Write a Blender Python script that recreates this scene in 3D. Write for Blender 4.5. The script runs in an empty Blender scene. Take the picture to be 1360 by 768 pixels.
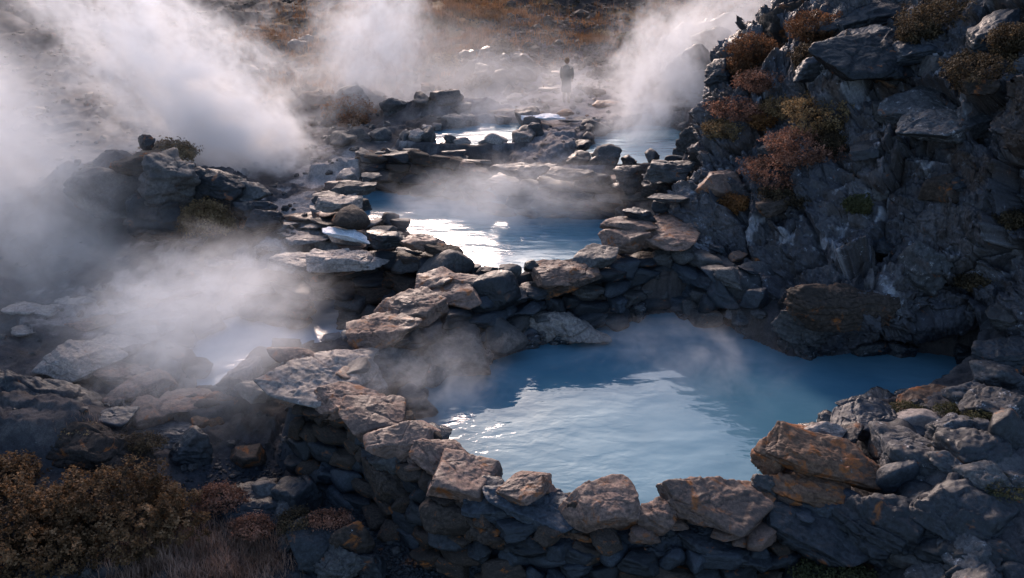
import bpy, bmesh, math, random
import numpy as np
from mathutils import Vector, Matrix, Euler

random.seed(7)
SC = bpy.context.scene
COL = SC.collection
rad = math.radians

# ------------------------------------------------------------------ camera
CAM_Z, PITCH, FPX = 8.6, rad(22.0), 1200.0
FWD = np.array([0, math.cos(PITCH), -math.sin(PITCH)])
UPV = np.array([0, math.sin(PITCH), math.cos(PITCH)])
RGT = np.array([1.0, 0, 0])
EYE = np.array([0, 0, CAM_Z])
cam_d = bpy.data.cameras.new('camera')
cam = bpy.data.objects.new('camera', cam_d)
COL.objects.link(cam)
cam.location = (0, 0, CAM_Z)
cam.rotation_euler = (rad(90) - PITCH, 0, 0)
cam_d.sensor_width = 36.0
cam_d.lens = 36.0 * FPX / 1360.0
cam_d.clip_end = 1500
SC.camera = cam


def ray(px, py):
    return RGT * ((px - 680) / FPX) + UPV * ((384 - py) / FPX) + FWD


def P(px, py, z):
    """point of the sight line through a photo pixel at height z"""
    d = ray(px, py)
    return EYE + d * ((z - CAM_Z) / d[2])


def T(px, py, t):
    return EYE + ray(px, py) * t


# ------------------------------------------------------------------ noise
_rng = np.random.default_rng(11)
PERM = _rng.permutation(512).astype(np.int64)
_g = _rng.normal(size=(512, 3))
GRAD = _g / np.linalg.norm(_g, axis=1)[:, None]
RND = _rng.random((512, 4))


def _h(ix, iy, iz, seed=0):
    return PERM[(PERM[(PERM[(ix + seed * 17) & 511] + iy) & 511] + iz + seed * 5) & 511]


def perlin(p, seed=0):
    i = np.floor(p).astype(np.int64)
    f = p - i
    u = f * f * f * (f * (f * 6 - 15) + 10)
    out = np.zeros(len(p))
    for dx in (0, 1):
        wx = u[:, 0] if dx else 1 - u[:, 0]
        for dy in (0, 1):
            wy = u[:, 1] if dy else 1 - u[:, 1]
            for dz in (0, 1):
                wz = u[:, 2] if dz else 1 - u[:, 2]
                g = GRAD[_h(i[:, 0] + dx, i[:, 1] + dy, i[:, 2] + dz, seed)]
                d = (f[:, 0] - dx) * g[:, 0] + (f[:, 1] - dy) * g[:, 1] + (f[:, 2] - dz) * g[:, 2]
                out += wx * wy * wz * d
    return out * 1.5


def fbm(p, octv=4, seed=0, gain=0.5, ridged=False):
    a, s, out = 1.0, 1.0, np.zeros(len(p))
    for k in range(octv):
        n = perlin(p * s + 13.7 * k, seed + k)
        out += a * ((0.5 - np.abs(n)) * 1.6 if ridged else n)
        a *= gain
        s *= 2.03
    return out


def facets(p, seed=0, tilt=0.6, step=0.5):
    """fractured rock: every Voronoi cell carries its own tilted plane; second value is the distance to the crack"""
    i = np.floor(p).astype(np.int64)
    n = len(p)
    b1 = np.full(n, 9.0)
    b2 = np.full(n, 9.0)
    val = np.zeros(n)
    dims3 = p.shape[1] == 3
    for dx in (-1, 0, 1):
        for dy in (-1, 0, 1):
            for dz in ((-1, 0, 1) if dims3 else (0,)):
                cx, cy = i[:, 0] + dx, i[:, 1] + dy
                cz = (i[:, 2] + dz) if dims3 else np.zeros(n, np.int64)
                h = _h(cx, cy, cz, seed)
                r = RND[h]
                ex, ey = p[:, 0] - cx - r[:, 0], p[:, 1] - cy - r[:, 1]
                d = ex * ex + ey * ey
                g = GRAD[(h * 7 + 3) & 511]
                v = ex * g[:, 0] + ey * g[:, 1]
                if dims3:
                    ez = p[:, 2] - cz - r[:, 2]
                    d = d + ez * ez
                    v = v + ez * g[:, 2]
                v = v * tilt + (r[:, 3] - 0.5) * step
                m = d < b1
                b2 = np.where(m, b1, np.minimum(b2, d))
                val = np.where(m, v, val)
                b1 = np.where(m, d, b1)
    return val, np.sqrt(b2) - np.sqrt(b1)


def sstep(x, a, b):
    t = np.clip((x - a) / (b - a), 0, 1)
    return t * t * (3 - 2 * t)


# ------------------------------------------------------------------ objects
def tag(o, label=None, cat=None, group=None, kind=None):
    for k, v in (('label', label), ('category', cat), ('group', group), ('kind', kind)):
        if v:
            o[k] = v
    return o


def mesh_np(name, v, f, smooth=True):
    me = bpy.data.meshes.new(name)
    v = np.asarray(v, dtype=np.float32)
    f = np.asarray(f, dtype=np.int32)
    n, k = f.shape
    me.vertices.add(len(v))
    me.vertices.foreach_set('co', v.ravel())
    me.loops.add(n * k)
    me.loops.foreach_set('vertex_index', f.ravel())
    me.polygons.add(n)
    me.polygons.foreach_set('loop_start', np.arange(0, n * k, k, dtype=np.int32))
    me.polygons.foreach_set('loop_total', np.full(n, k, dtype=np.int32))
    me.update(calc_edges=True)
    me.polygons.foreach_set('use_smooth', np.full(n, smooth, dtype=bool))
    return me


def link(name, me, mat=None, parent=None):
    o = bpy.data.objects.new(name, me)
    COL.objects.link(o)
    if mat is not None and me is not None and not me.materials:
        me.materials.append(mat)
    if parent is not None:
        o.parent = parent
    return o


def empty(name, loc=(0, 0, 0)):
    o = bpy.data.objects.new(name, None)
    COL.objects.link(o)
    o.location = loc
    o.empty_display_size = 0.2
    return o


def color_attr(me, rgb):
    a = me.color_attributes.new('tint', 'FLOAT_COLOR', 'POINT')
    c = np.ones((len(rgb), 4), dtype=np.float32)
    c[:, :3] = rgb
    a.data.foreach_set('color', c.ravel())


# ------------------------------------------------------------------ materials
def new_mat(name):
    m = bpy.data.materials.new(name)
    m.use_nodes = True
    nt = m.node_tree
    nt.nodes.clear()
    return m, nt


class N:
    """tiny node helper"""
    def __init__(self, nt):
        self.nt = nt

    def n(self, t, **kw):
        x = self.nt.nodes.new(t)
        for k, v in kw.items():
            setattr(x, k, v)
        return x

    def l(self, a, b):
        self.nt.links.new(a, b)

    def noise(self, vec, scale, detail=4, rough=0.55, dist=0.0):
        x = self.n('ShaderNodeTexNoise')
        x.inputs['Scale'].default_value = scale
        x.inputs['Detail'].default_value = detail
        x.inputs['Roughness'].default_value = rough
        x.inputs['Distortion'].default_value = dist
        self.l(vec, x.inputs['Vector'])
        return x.outputs['Fac']

    def ramp(self, fac, lo, hi, a=0.0, b=1.0):
        x = self.n('ShaderNodeMapRange', interpolation_type='SMOOTHSTEP')
        for i, v in zip(('From Min', 'From Max', 'To Min', 'To Max'), (lo, hi, a, b)):
            x.inputs[i].default_value = v
        self.l(fac, x.inputs['Value'])
        return x.outputs['Result']

    def mix(self, fac, a, b, blend='MIX'):
        x = self.n('ShaderNodeMix', data_type='RGBA', blend_type=blend)
        for s, v in ((x.inputs[0], fac), (x.inputs[6], a), (x.inputs[7], b)):
            if isinstance(v, (int, float)):
                s.default_value = v
            elif isinstance(v, (tuple, list)):
                s.default_value = (*v[:3], 1)
            else:
                self.l(v, s)
        return x.outputs[2]

    def math(self, op, a, b=0.0):
        x = self.n('ShaderNodeMath', operation=op)
        for s, v in ((x.inputs[0], a), (x.inputs[1], b)):
            if isinstance(v, (int, float)):
                s.default_value = v
            else:
                self.l(v, s)
        return x.outputs[0]

    def bump(self, h, strength, dist, normal=None):
        x = self.n('ShaderNodeBump')
        x.inputs['Strength'].default_value = strength
        x.inputs['Distance'].default_value = dist
        self.l(h, x.inputs['Height'])
        if normal is not None:
            self.l(normal, x.inputs['Normal'])
        return x.outputs['Normal']

    def finish(self, col, rough, normal=None, spec=0.5, **kw):
        b = self.n('ShaderNodeBsdfPrincipled')
        for s, v in ((b.inputs['Base Color'], col), (b.inputs['Roughness'], rough)):
            if isinstance(v, (int, float)):
                s.default_value = v
            elif isinstance(v, tuple):
                s.default_value = (*v[:3], 1)
            else:
                self.l(v, s)
        b.inputs['Specular IOR Level'].default_value = spec
        for k, v in kw.items():
            b.inputs[k].default_value = v
        if normal is not None:
            self.l(normal, b.inputs['Normal'])
        o = self.n('ShaderNodeOutputMaterial')
        self.l(b.outputs[0], o.inputs['Surface'])
        return b


def rock_mat(name, dark, light, rust=0.0, lichen=0.0, rough=(0.5, 0.85), sc=1.0,
             rustcol=(0.26, 0.085, 0.022), licol=(0.42, 0.41, 0.42), tint=None, bump=1.0, strata=False, spec=0.3):
    m, nt = new_mat(name)
    k = N(nt)
    if tint:
        vec = k.n('ShaderNodeTexCoord').outputs['Object']
    else:
        tc = k.n('ShaderNodeTexCoord').outputs['Object']
        oi = k.n('ShaderNodeObjectInfo')
        ad = k.n('ShaderNodeVectorMath', operation='ADD')
        ml = k.n('ShaderNodeMath', operation='MULTIPLY')
        ml.inputs[1].default_value = 61.0
        k.l(oi.outputs['Random'], ml.inputs[0])
        k.l(tc, ad.inputs[0])
        k.l(ml.outputs[0], ad.inputs[1])
        vec = ad.outputs[0]
    big = k.noise(vec, 1.7 * sc, 6, 0.6)
    fine = k.noise(vec, 14 * sc, 8, 0.7)
    grit = k.noise(vec, 60 * sc, 4, 0.7)
    if tint:
        at = k.n('ShaderNodeAttribute', attribute_name='tint')
        base = k.mix(k.ramp(fine, 0.3, 0.7), at.outputs['Color'], k.mix(1.0, at.outputs['Color'], (1.75, 1.72, 1.7), 'MULTIPLY'))
        base = k.mix(k.ramp(big, 0.45, 0.3, 0, 0.5), base, k.mix(1.0, base, (0.5, 0.5, 0.52), 'MULTIPLY'))
    else:
        base = k.mix(k.ramp(fine, 0.32, 0.7), dark, light)
        base = k.mix(k.ramp(big, 0.55, 0.35, 0, 0.75), base, dark)
        bright = k.math('ADD', k.math('MULTIPLY', oi.outputs['Random'], 0.5), 0.75)
        comb = k.n('ShaderNodeCombineColor')
        for i in range(3):
            k.l(bright, comb.inputs[i])
        base = k.mix(1.0, base, comb.outputs[0], 'MULTIPLY')
    if rust > 0:
        rn = k.noise(vec, 2.6 * sc, 5, 0.65, 0.6)
        mask = k.ramp(rn, 0.66 - rust * 0.4, 0.78 - rust * 0.4)
        mask = k.math('MULTIPLY', mask, k.ramp(fine, 0.3, 0.55, 0.35, 1))
        base = k.mix(mask, base, rustcol)
    if lichen > 0:
        ln = k.noise(vec, 5.5 * sc, 7, 0.75, 0.3)
        mask = k.ramp(ln, 0.68 - lichen * 0.25, 0.74 - lichen * 0.2)
        mask = k.math('MULTIPLY', mask, k.ramp(grit, 0.42, 0.58))
        base = k.mix(mask, base, licol)
    base = k.mix(k.ramp(grit, 0.62, 0.4, 0, 0.5), base, k.mix(1.0, base, (0.45, 0.45, 0.47), 'MULTIPLY'))
    ro = k.ramp(big, 0.35, 0.65, rough[0], rough[1])
    if strata:
        mp = k.n('ShaderNodeMapping')
        mp.inputs['Scale'].default_value = (0.5, 0.5, 5)
        k.l(vec, mp.inputs['Vector'])
        st = k.noise(mp.outputs[0], 9 * sc, 6, 0.7)
        nrm = k.bump(st, 0.3 * bump, 0.04)
    else:
        nrm = k.bump(k.noise(vec, 5 * sc, 8, 0.72), 0.5 * bump, 0.06)
    nrm = k.bump(fine, 0.55 * bump, 0.025, nrm)
    nrm = k.bump(grit, 0.4 * bump, 0.008, nrm)
    k.finish(base, ro, nrm, spec)
    return m


M = {}
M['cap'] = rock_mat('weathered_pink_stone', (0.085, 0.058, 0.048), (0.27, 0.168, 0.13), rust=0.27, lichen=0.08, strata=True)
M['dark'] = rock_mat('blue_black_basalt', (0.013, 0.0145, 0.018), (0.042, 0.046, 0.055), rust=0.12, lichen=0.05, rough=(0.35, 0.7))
M['grey'] = rock_mat('grey_lava_stone', (0.035, 0.034, 0.036), (0.12, 0.112, 0.11), rust=0.1, lichen=0.18)
M['brown'] = rock_mat('brown_lava_stone', (0.027, 0.021, 0.018), (0.095, 0.07, 0.058), rust=0.22, lichen=0.05, rough=(0.75, 0.95), spec=0.2)
M['rust'] = rock_mat('iron_stained_stone', (0.075, 0.04, 0.026), (0.21, 0.12, 0.075), rust=0.42, lichen=0.12, strata=True, rustcol=(0.28, 0.088, 0.022))
M['lichen'] = rock_mat('lichen_covered_stone', (0.03, 0.031, 0.035), (0.1, 0.1, 0.107), rust=0.1, lichen=0.45)
M['pale'] = rock_mat('sinter_crusted_stone', (0.13, 0.112, 0.104), (0.36, 0.305, 0.275), rust=0.1, lichen=0.3, strata=True)
M['slate'] = rock_mat('blue_slate', (0.02, 0.024, 0.031), (0.06, 0.07, 0.088), lichen=0.12, strata=True, rough=(0.35, 0.6))
M['snow'] = rock_mat('white_crust', (0.6, 0.61, 0.64), (0.82, 0.82, 0.84), rough=(0.5, 0.7))
M['ground'] = rock_mat('ground_rock', None, None, tint=True, rough=(0.85, 1.0), spec=0.12, lichen=0.12, sc=1.0, licol=(0.36, 0.35, 0.36))
M['cliff'] = rock_mat('cliff_rock', None, None, tint=True, rough=(0.36, 0.75), lichen=0.34, rust=0.06, sc=1.0, licol=(0.34, 0.35, 0.4), bump=1.3)


def leaf_mat(name, cols, rough=0.75):
    m, nt = new_mat(name)
    k = N(nt)
    at = k.n('ShaderNodeAttribute', attribute_name='tint')
    vec = k.n('ShaderNodeTexCoord').outputs['Object']
    sep = k.n('ShaderNodeSeparateColor')
    k.l(at.outputs['Color'], sep.inputs[0])
    big = k.noise(vec, 2.2, 3)
    f = k.math('ADD', k.math('MULTIPLY', sep.outputs[0], 0.6), k.math('MULTIPLY', k.ramp(big, 0.3, 0.7), 0.4))
    cr = k.n('ShaderNodeValToRGB')
    e = cr.color_ramp.elements
    e[0].position, e[0].color = 0.05, (*cols[0], 1)
    e[1].position, e[1].color = 0.95, (*cols[-1], 1)
    for i, c in enumerate(cols[1:-1]):
        x = e.new((i + 1) / (len(cols) - 1))
        x.color = (*c, 1)
    k.l(f, cr.inputs[0])
    b = k.finish(cr.outputs[0], rough, None, 0.25)
    tl = k.n('ShaderNodeBsdfTranslucent')
    k.l(cr.outputs[0], tl.inputs['Color'])
    mx = k.n('ShaderNodeMixShader')
    mx.inputs[0].default_value = 0.4
    out = [x for x in nt.nodes if x.type == 'OUTPUT_MATERIAL'][0]
    k.l(b.outputs[0], mx.inputs[1])
    k.l(tl.outputs[0], mx.inputs[2])
    k.l(mx.outputs[0], out.inputs['Surface'])
    return m


L = {}
L['bush'] = leaf_mat('dry_flower_heads', [(0.018, 0.012, 0.006), (0.05, 0.028, 0.013), (0.16, 0.088, 0.042), (0.38, 0.23, 0.125)])
L['pink'] = leaf_mat('pink_heather', [(0.03, 0.018, 0.012), (0.19, 0.088, 0.058), (0.38, 0.2, 0.14)])
L['red'] = leaf_mat('red_heather', [(0.022, 0.01, 0.006), (0.12, 0.055, 0.026), (0.25, 0.12, 0.06)])
L['ochre'] = leaf_mat('ochre_shrub', [(0.03, 0.02, 0.01), (0.18, 0.115, 0.055), (0.36, 0.25, 0.13)])
L['olive'] = leaf_mat('olive_moss', [(0.02, 0.022, 0.01), (0.06, 0.06, 0.025), (0.12, 0.11, 0.05)])
L['leafy'] = leaf_mat('brown_leaves', [(0.015, 0.012, 0.008), (0.05, 0.035, 0.02), (0.16, 0.11, 0.06)])
L['grass'] = leaf_mat('dry_grass', [(0.09, 0.055, 0.035), (0.27, 0.16, 0.115), (0.45, 0.3, 0.23)])
L['hill'] = leaf_mat('orange_hill_grass', [(0.06, 0.03, 0.01), (0.17, 0.075, 0.028), (0.28, 0.135, 0.05)])
L['stem'] = leaf_mat('twigs', [(0.03, 0.022, 0.015), (0.06, 0.045, 0.03)])


def water_mat(name, col, wave, strength, deep, rough=0.02, ior=1.45, st=(0.55, 1.3, 1)):
    m, nt = new_mat(name)
    k = N(nt)
    pos = k.n('ShaderNodeNewGeometry').outputs['Position']
    mp = k.n('ShaderNodeMapping')
    mp.inputs['Scale'].default_value = st
    mp.inputs['Rotation'].default_value = (0, 0, rad(-14))
    k.l(pos, mp.inputs['Vector'])
    w1 = k.noise(mp.outputs[0], wave, 2, 0.45, 0.35)
    w2 = k.noise(mp.outputs[0], wave * 0.3, 2, 0.4, 0.2)
    w3 = k.noise(mp.outputs[0], wave * 3.1, 3, 0.5, 0.6)
    gust = k.ramp(k.noise(pos, 0.45, 2, 0.5), 0.35, 0.65, 0.25, 1.0)
    h = k.math('ADD', k.math('MULTIPLY', k.math('MULTIPLY', w1, 0.42), gust), w2)
    h = k.math('ADD', h, k.math('MULTIPLY', k.math('MULTIPLY', w3, 0.07), gust))
    nrm = k.bump(h, strength, 0.1)
    cl = k.noise(pos, 0.5, 3, 0.5)
    c = k.mix(k.ramp(cl, 0.35, 0.65), col, deep)
    b = k.finish(c, rough, nrm, 0.5)
    b.inputs['IOR'].default_value = ior
    return m


M['water'] = water_mat('milky_blue_water', (0.09, 0.19, 0.25), 3.2, 0.3, (0.06, 0.15, 0.21), 0.05, 1.45, (0.8, 1.25, 1))
M['water_far'] = water_mat('pale_blue_water', (0.15, 0.27, 0.335), 2.6, 0.9, (0.11, 0.225, 0.3), 0.18, 1.8)

M['water_painted_sheen'] = water_mat('painted_sheen_water', (0.40, 0.45, 0.51), 2.6, 0.5, (0.33, 0.4, 0.47), 0.12, 1.6)  # left pool: bright sky and steam reflection put into the base colour
M['wet'] = rock_mat('wet_crusted_basalt', (0.012, 0.013, 0.016), (0.045, 0.046, 0.052), rust=0.12, lichen=0.5, rough=(0.1, 0.4), licol=(0.34, 0.32, 0.33), spec=0.5)

# ------------------------------------------------------------------ layout data
POOLS = {
    'near': (0.0, [(545, 545), (556, 520), (600, 500), (680, 472), (760, 448), (850, 420), (930, 412), (990, 448), (1050, 475), (1150, 468),
                   (1230, 470), (1295, 478), (1275, 512), (1205, 548), (1130, 566), (1060, 590), (1015, 650), (960, 685), (850, 694), (760, 694), (690, 684), (640, 664), (590, 616), (560, 580)]),
    'middle': (1.1, [(484, 300), (472, 270), (484, 248), (560, 238), (660, 250), (700, 280), (800, 277), (850, 262), (905, 256), (880, 270), (835, 285), (806, 325), (790, 345), (730, 352), (690, 366), (640, 366), (606, 345), (545, 312)]),
    'left': (-0.2, [(262, 500), (244, 470), (300, 425), (380, 404), (440, 398), (500, 398), (545, 396), (535, 412), (500, 440), (450, 462), (400, 470), (350, 490), (310, 528), (275, 545)]),
    'back': (2.2, [(540, 190), (560, 178), (640, 164), (700, 164), (716, 180), (690, 192), (630, 196)]),
    'far': (2.0, [(772, 222), (766, 200), (790, 180), (850, 166), (905, 170), (925, 196), (915, 217), (860, 220)]),
}
POOLW = {k: (z, np.array([P(x, y, z)[:2] for x, y in pts])) for k, (z, pts) in POOLS.items()}

# walls: centre line at cap height, half width
WALLS = {
    'front': (0.34, [(395, 505, 0.85), (445, 520, 0.8), (500, 548, 0.62), (545, 578, 0.55), (610, 628, 0.45), (665, 662, 0.35), (715, 668, 0.35), (805, 680, 0.35), (880, 690, 0.35), (950, 680, 0.4), (1010, 672, 0.4), (1058, 640, 0.55)]),
    'middle': (0.42, [(430, 490, 0.95), (490, 448, 0.95), (555, 412, 1.15), (605, 390, 1.3), (660, 374, 1.3), (720, 364, 1.28), (790, 342, 1.45), (850, 322, 1.5), (905, 312, 1.6), (950, 324, 1.6), (985, 350, 1.5)]),
    'dividing': (0.55, [(630, 365, 1.35), (600, 340, 1.45), (540, 318, 1.5), (480, 330, 1.35), (420, 345, 1.25), (350, 350, 0.9)]),
    'side': (0.5, [(500, 315, 1.5), (462, 290, 1.6), (455, 265, 1.75), (462, 245, 1.9), (480, 222, 2.15)]),
    'back': (0.5, [(420, 205, 2.3), (500, 192, 2.35), (560, 194, 2.4), (640, 203, 2.4), (665, 226, 2.2), (740, 232, 2.12), (800, 234, 2.12), (870, 230, 2.2), (930, 218, 2.5)]),
}
WALLW = {k: (hw, np.array([P(x, y, z) for x, y, z in pts])) for k, (hw, pts) in WALLS.items()}

CTRL = [P(*c) for c in [
    (550, 720, -1.0), (620, 762, -1.1), (450, 700, -0.9), (300, 700, -0.75), (350, 610, -0.7), (250, 600, -0.5), (100, 720, -0.55), (20, 760, -0.5), (-60, 600, 0.1),
    (60, 620, -0.2), (220, 575, -0.45), (300, 565, -0.45), (800, 790, -1.5), (1000, 800, -1.5), (1150, 790, -0.7), (1300, 770, 0.3), (1240, 660, 0.55),
    (1340, 640, 0.9), (1330, 545, 0.85), (1300, 500, 0.6), (1420, 560, 1.2), (1180, 580, 0.45), (180, 540, -0.2), (100, 470, -0.05), (180, 410, 0.05), (230, 390, 0.1),
    (300, 372, 0.35), (20, 420, 0.3), (0, 330, 0.8), (100, 330, 0.7), (200, 330, 0.7), (330, 325, 1.0), (400, 318, 1.15), (430, 290, 1.35), (430, 250, 1.6),
    (460, 215, 1.9), (400, 230, 1.7), (300, 250, 1.5), (100, 240, 1.6), (560, 170, 2.3), (720, 150, 2.3), (752, 138, 2.4), (745, 190, 2.3), (850, 150, 2.35),
    (925, 180, 2.5), (500, 170, 2.3), (860, 290, 1.45), (905, 285, 1.5), (900, 250, 1.8)]]
CTRL += [T(*c) for c in [
    (0, 0, 48), (0, 80, 40), (0, 160, 33), (100, 60, 43), (200, 12, 54), (300, 40, 46), (400, 40, 46), (400, 120, 37), (450, 150, 35), (560, 10, 48), (600, 60, 42),
    (700, 12, 50), (740, 40, 46), (830, 5, 52), (850, 50, 45), (920, 60, 43), (920, 20, 50), (935, 120, 35.5), (640, 100, 38), (700, 110, 36.5), (640, 40, 44)]]
CTRL += [np.array(c, float) for c in [
    (-60, 40, 8), (60, 40, 9), (-40, 20, 3.5), (40, 22, 8), (14, 22, 4), (14, 30, 6), (0, 75, 12), (-50, 80, 15), (50, 80, 15), (0, 150, 25), (-110, 150, 25), (110, 150, 25), (0, 3, -1.6), (-15, 6, -0.3), (16, 6, 0.8), (-20, 12, 0.6)]]
CTRL = np.array(CTRL)
_c2 = CTRL[:, :2]
_A = np.sqrt(((_c2[:, None] - _c2[None]) ** 2).sum(-1) + 0.5)
_W = np.linalg.solve(_A + np.eye(len(_A)) * 0.02, CTRL[:, 2] - 0.0)


def poly_sd(xy, poly):
    n = len(poly)
    d = np.full(len(xy), 1e9)
    ins = np.zeros(len(xy), bool)
    for i in range(n):
        a, b = poly[i], poly[(i + 1) % n]
        ab = b - a
        w = xy - a
        t = np.clip((w @ ab) / (ab @ ab), 0, 1)
        d = np.minimum(d, np.hypot(w[:, 0] - t * ab[0], w[:, 1] - t * ab[1]))
        c = (a[1] > xy[:, 1]) != (b[1] > xy[:, 1])
        if a[1] != b[1]:
            ins ^= c & (xy[:, 0] < (b[0] - a[0]) * (xy[:, 1] - a[1]) / (b[1] - a[1]) + a[0])
    return np.where(ins, -d, d)


def line_d(xy, pts):
    d = np.full(len(xy), 1e9)
    z = np.zeros(len(xy))
    for a, b in zip(pts[:-1], pts[1:]):
        ab = b[:2] - a[:2]
        w = xy - a[:2]
        t = np.clip((w @ ab) / (ab @ ab), 0, 1)
        dd = np.hypot(w[:, 0] - t * ab[0], w[:, 1] - t * ab[1])
        m = dd < d
        d = np.where(m, dd, d)
        z = np.where(m, a[2] + (b[2] - a[2]) * t, z)
    return d, z


# rocky knolls that are part of the ground: pixel of the foot, height of that foot, radius x, radius y, rise
KNOLLS = [(205, 262, 1.35, 1.9, 1.6, 0.8), (290, 275, 1.2, 1.6, 1.2, 0.7), (120, 255, 1.5, 2.0, 1.5, 0.7), (660, 108, 2.55, 2.2, 1.6, 0.8), (585, 150, 2.3, 2.4, 1.2, 0.55),
          (60, 575, -0.1, 1.5, 1.0, 0.55), (905, 120, 2.6, 2.0, 2.0, 1.2), (930, 195, 2.4, 0.9, 1.0, 0.7), (430, 135, 2.3, 3.0, 2.0, 0.8), (1290, 640, 0.6, 1.4, 1.0, 0.3)]
KW = [(P(x, y, z)[:2], rx, ry, h) for x, y, z, rx, ry, h in KNOLLS]


def base_height(xy):
    out = np.zeros(len(xy))
    for s in range(0, len(xy), 60000):
        q = xy[s:s + 60000]
        out[s:s + 60000] = np.sqrt(((q[:, None] - _c2[None]) ** 2).sum(-1) + 0.5) @ _W
    return out


GRAVEL = (P(480, 690, -0.9)[:2], P(900, 800, -1.3)[:2])


def terrain(xy, fine=True):
    h = base_height(xy)
    p3 = np.column_stack([xy, np.zeros(len(xy))])
    dist = np.hypot(xy[:, 0], xy[:, 1])
    # smooth gravel strip in front of the wall
    gd, _ = line_d(xy, np.array([[*P(330, 640, -0.7)[:2], 0], [*P(500, 705, -0.9)[:2], 0], [*P(640, 770, -1.1)[:2], 0], [*P(1000, 820, -1.4)[:2], 0]]))
    smooth = sstep(gd, 0.5, 1.3)
    far = sstep(dist, 30, 60)
    rock = smooth * (0.35 + 0.65 * sstep(fbm(p3 * 0.35, 2, 5), -0.3, 0.3))
    h = h + fbm(p3 * 0.3, 3, 3) * (0.12 + 0.35 * far)
    for c, rx, ry, hh in KW:
        e = ((xy[:, 0] - c[0]) / rx) ** 2 + ((xy[:, 1] - c[1]) / ry) ** 2
        e = e + 0.35 * perlin(p3 * 0.9, 8)
        h = h + hh * sstep(-np.sqrt(np.clip(e, 0, 9)), -1.15, -0.25)
    if fine:
        warp = p3[:, :2] + 0.25 * np.column_stack([perlin(p3 * 1.3, 21), perlin(p3 * 1.3, 22)])
        f1, c1 = facets(warp * 0.9, 1, 0.5, 0.7)
        f2, c2 = facets(warp * 2.6, 2, 0.6, 0.6)
        f3, c3 = facets(warp * 6.5, 4, 0.8, 0.8)
        f4, c4 = facets(warp * 15.0, 6, 0.8, 0.8)
        det = 0.24 * f1 + 0.12 * f2 + 0.05 * f3 + 0.02 * f4 - 0.04 * (1 - sstep(c1, 0, 0.06))
        det = det + 0.05 * fbm(p3 * 2.0, 3, 9, 0.5)
        f0, c0 = facets(warp * 0.33, 3, 0.5, 0.6)
        det = det + far * (0.7 * f0 - 0.12 * (1 - sstep(c0, 0, 0.06)))
        h = h + det * rock * (1 - 0.2 * far) + 0.02 * fbm(p3 * 9.0, 3, 31)
        bank = 0.06 * fbm(p3 * 3.0, 4, 14) + 0.12 * f2 + 0.1 * f1
    else:
        bank = 0.0
    for hw, pts in WALLW.values():
        d, z = line_d(xy, pts)
        h = np.maximum(h, z - 0.3 - np.maximum(0, d - hw * 0.4) * 3.2 + bank)
    for z, poly in POOLW.values():
        sd = poly_sd(xy, poly)
        rim = z + 0.1 + bank * 0.5 - np.maximum(0, sd - 0.3) * 3.0
        h = np.where((sd > 0) & (sd < 1.5), np.maximum(h, rim), h)
        h = np.where(sd <= 0.06, np.minimum(h, z - 0.02 - np.clip(-sd, 0, 0.8) * 0.9), h)
    return h


def ground_z(x, y):
    return float(terrain(np.array([[x, y]]), True)[0])


def march(px, py, tmin=8, tmax=90):
    """where the sight line meets the ground"""
    d = ray(px, py)
    ts = np.linspace(tmin, tmax, 900)
    pts = EYE + d * ts[:, None]
    below = np.nonzero(terrain(pts[:, :2]) > pts[:, 2])[0]
    return pts[below[0]] if len(below) else pts[-1]


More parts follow.
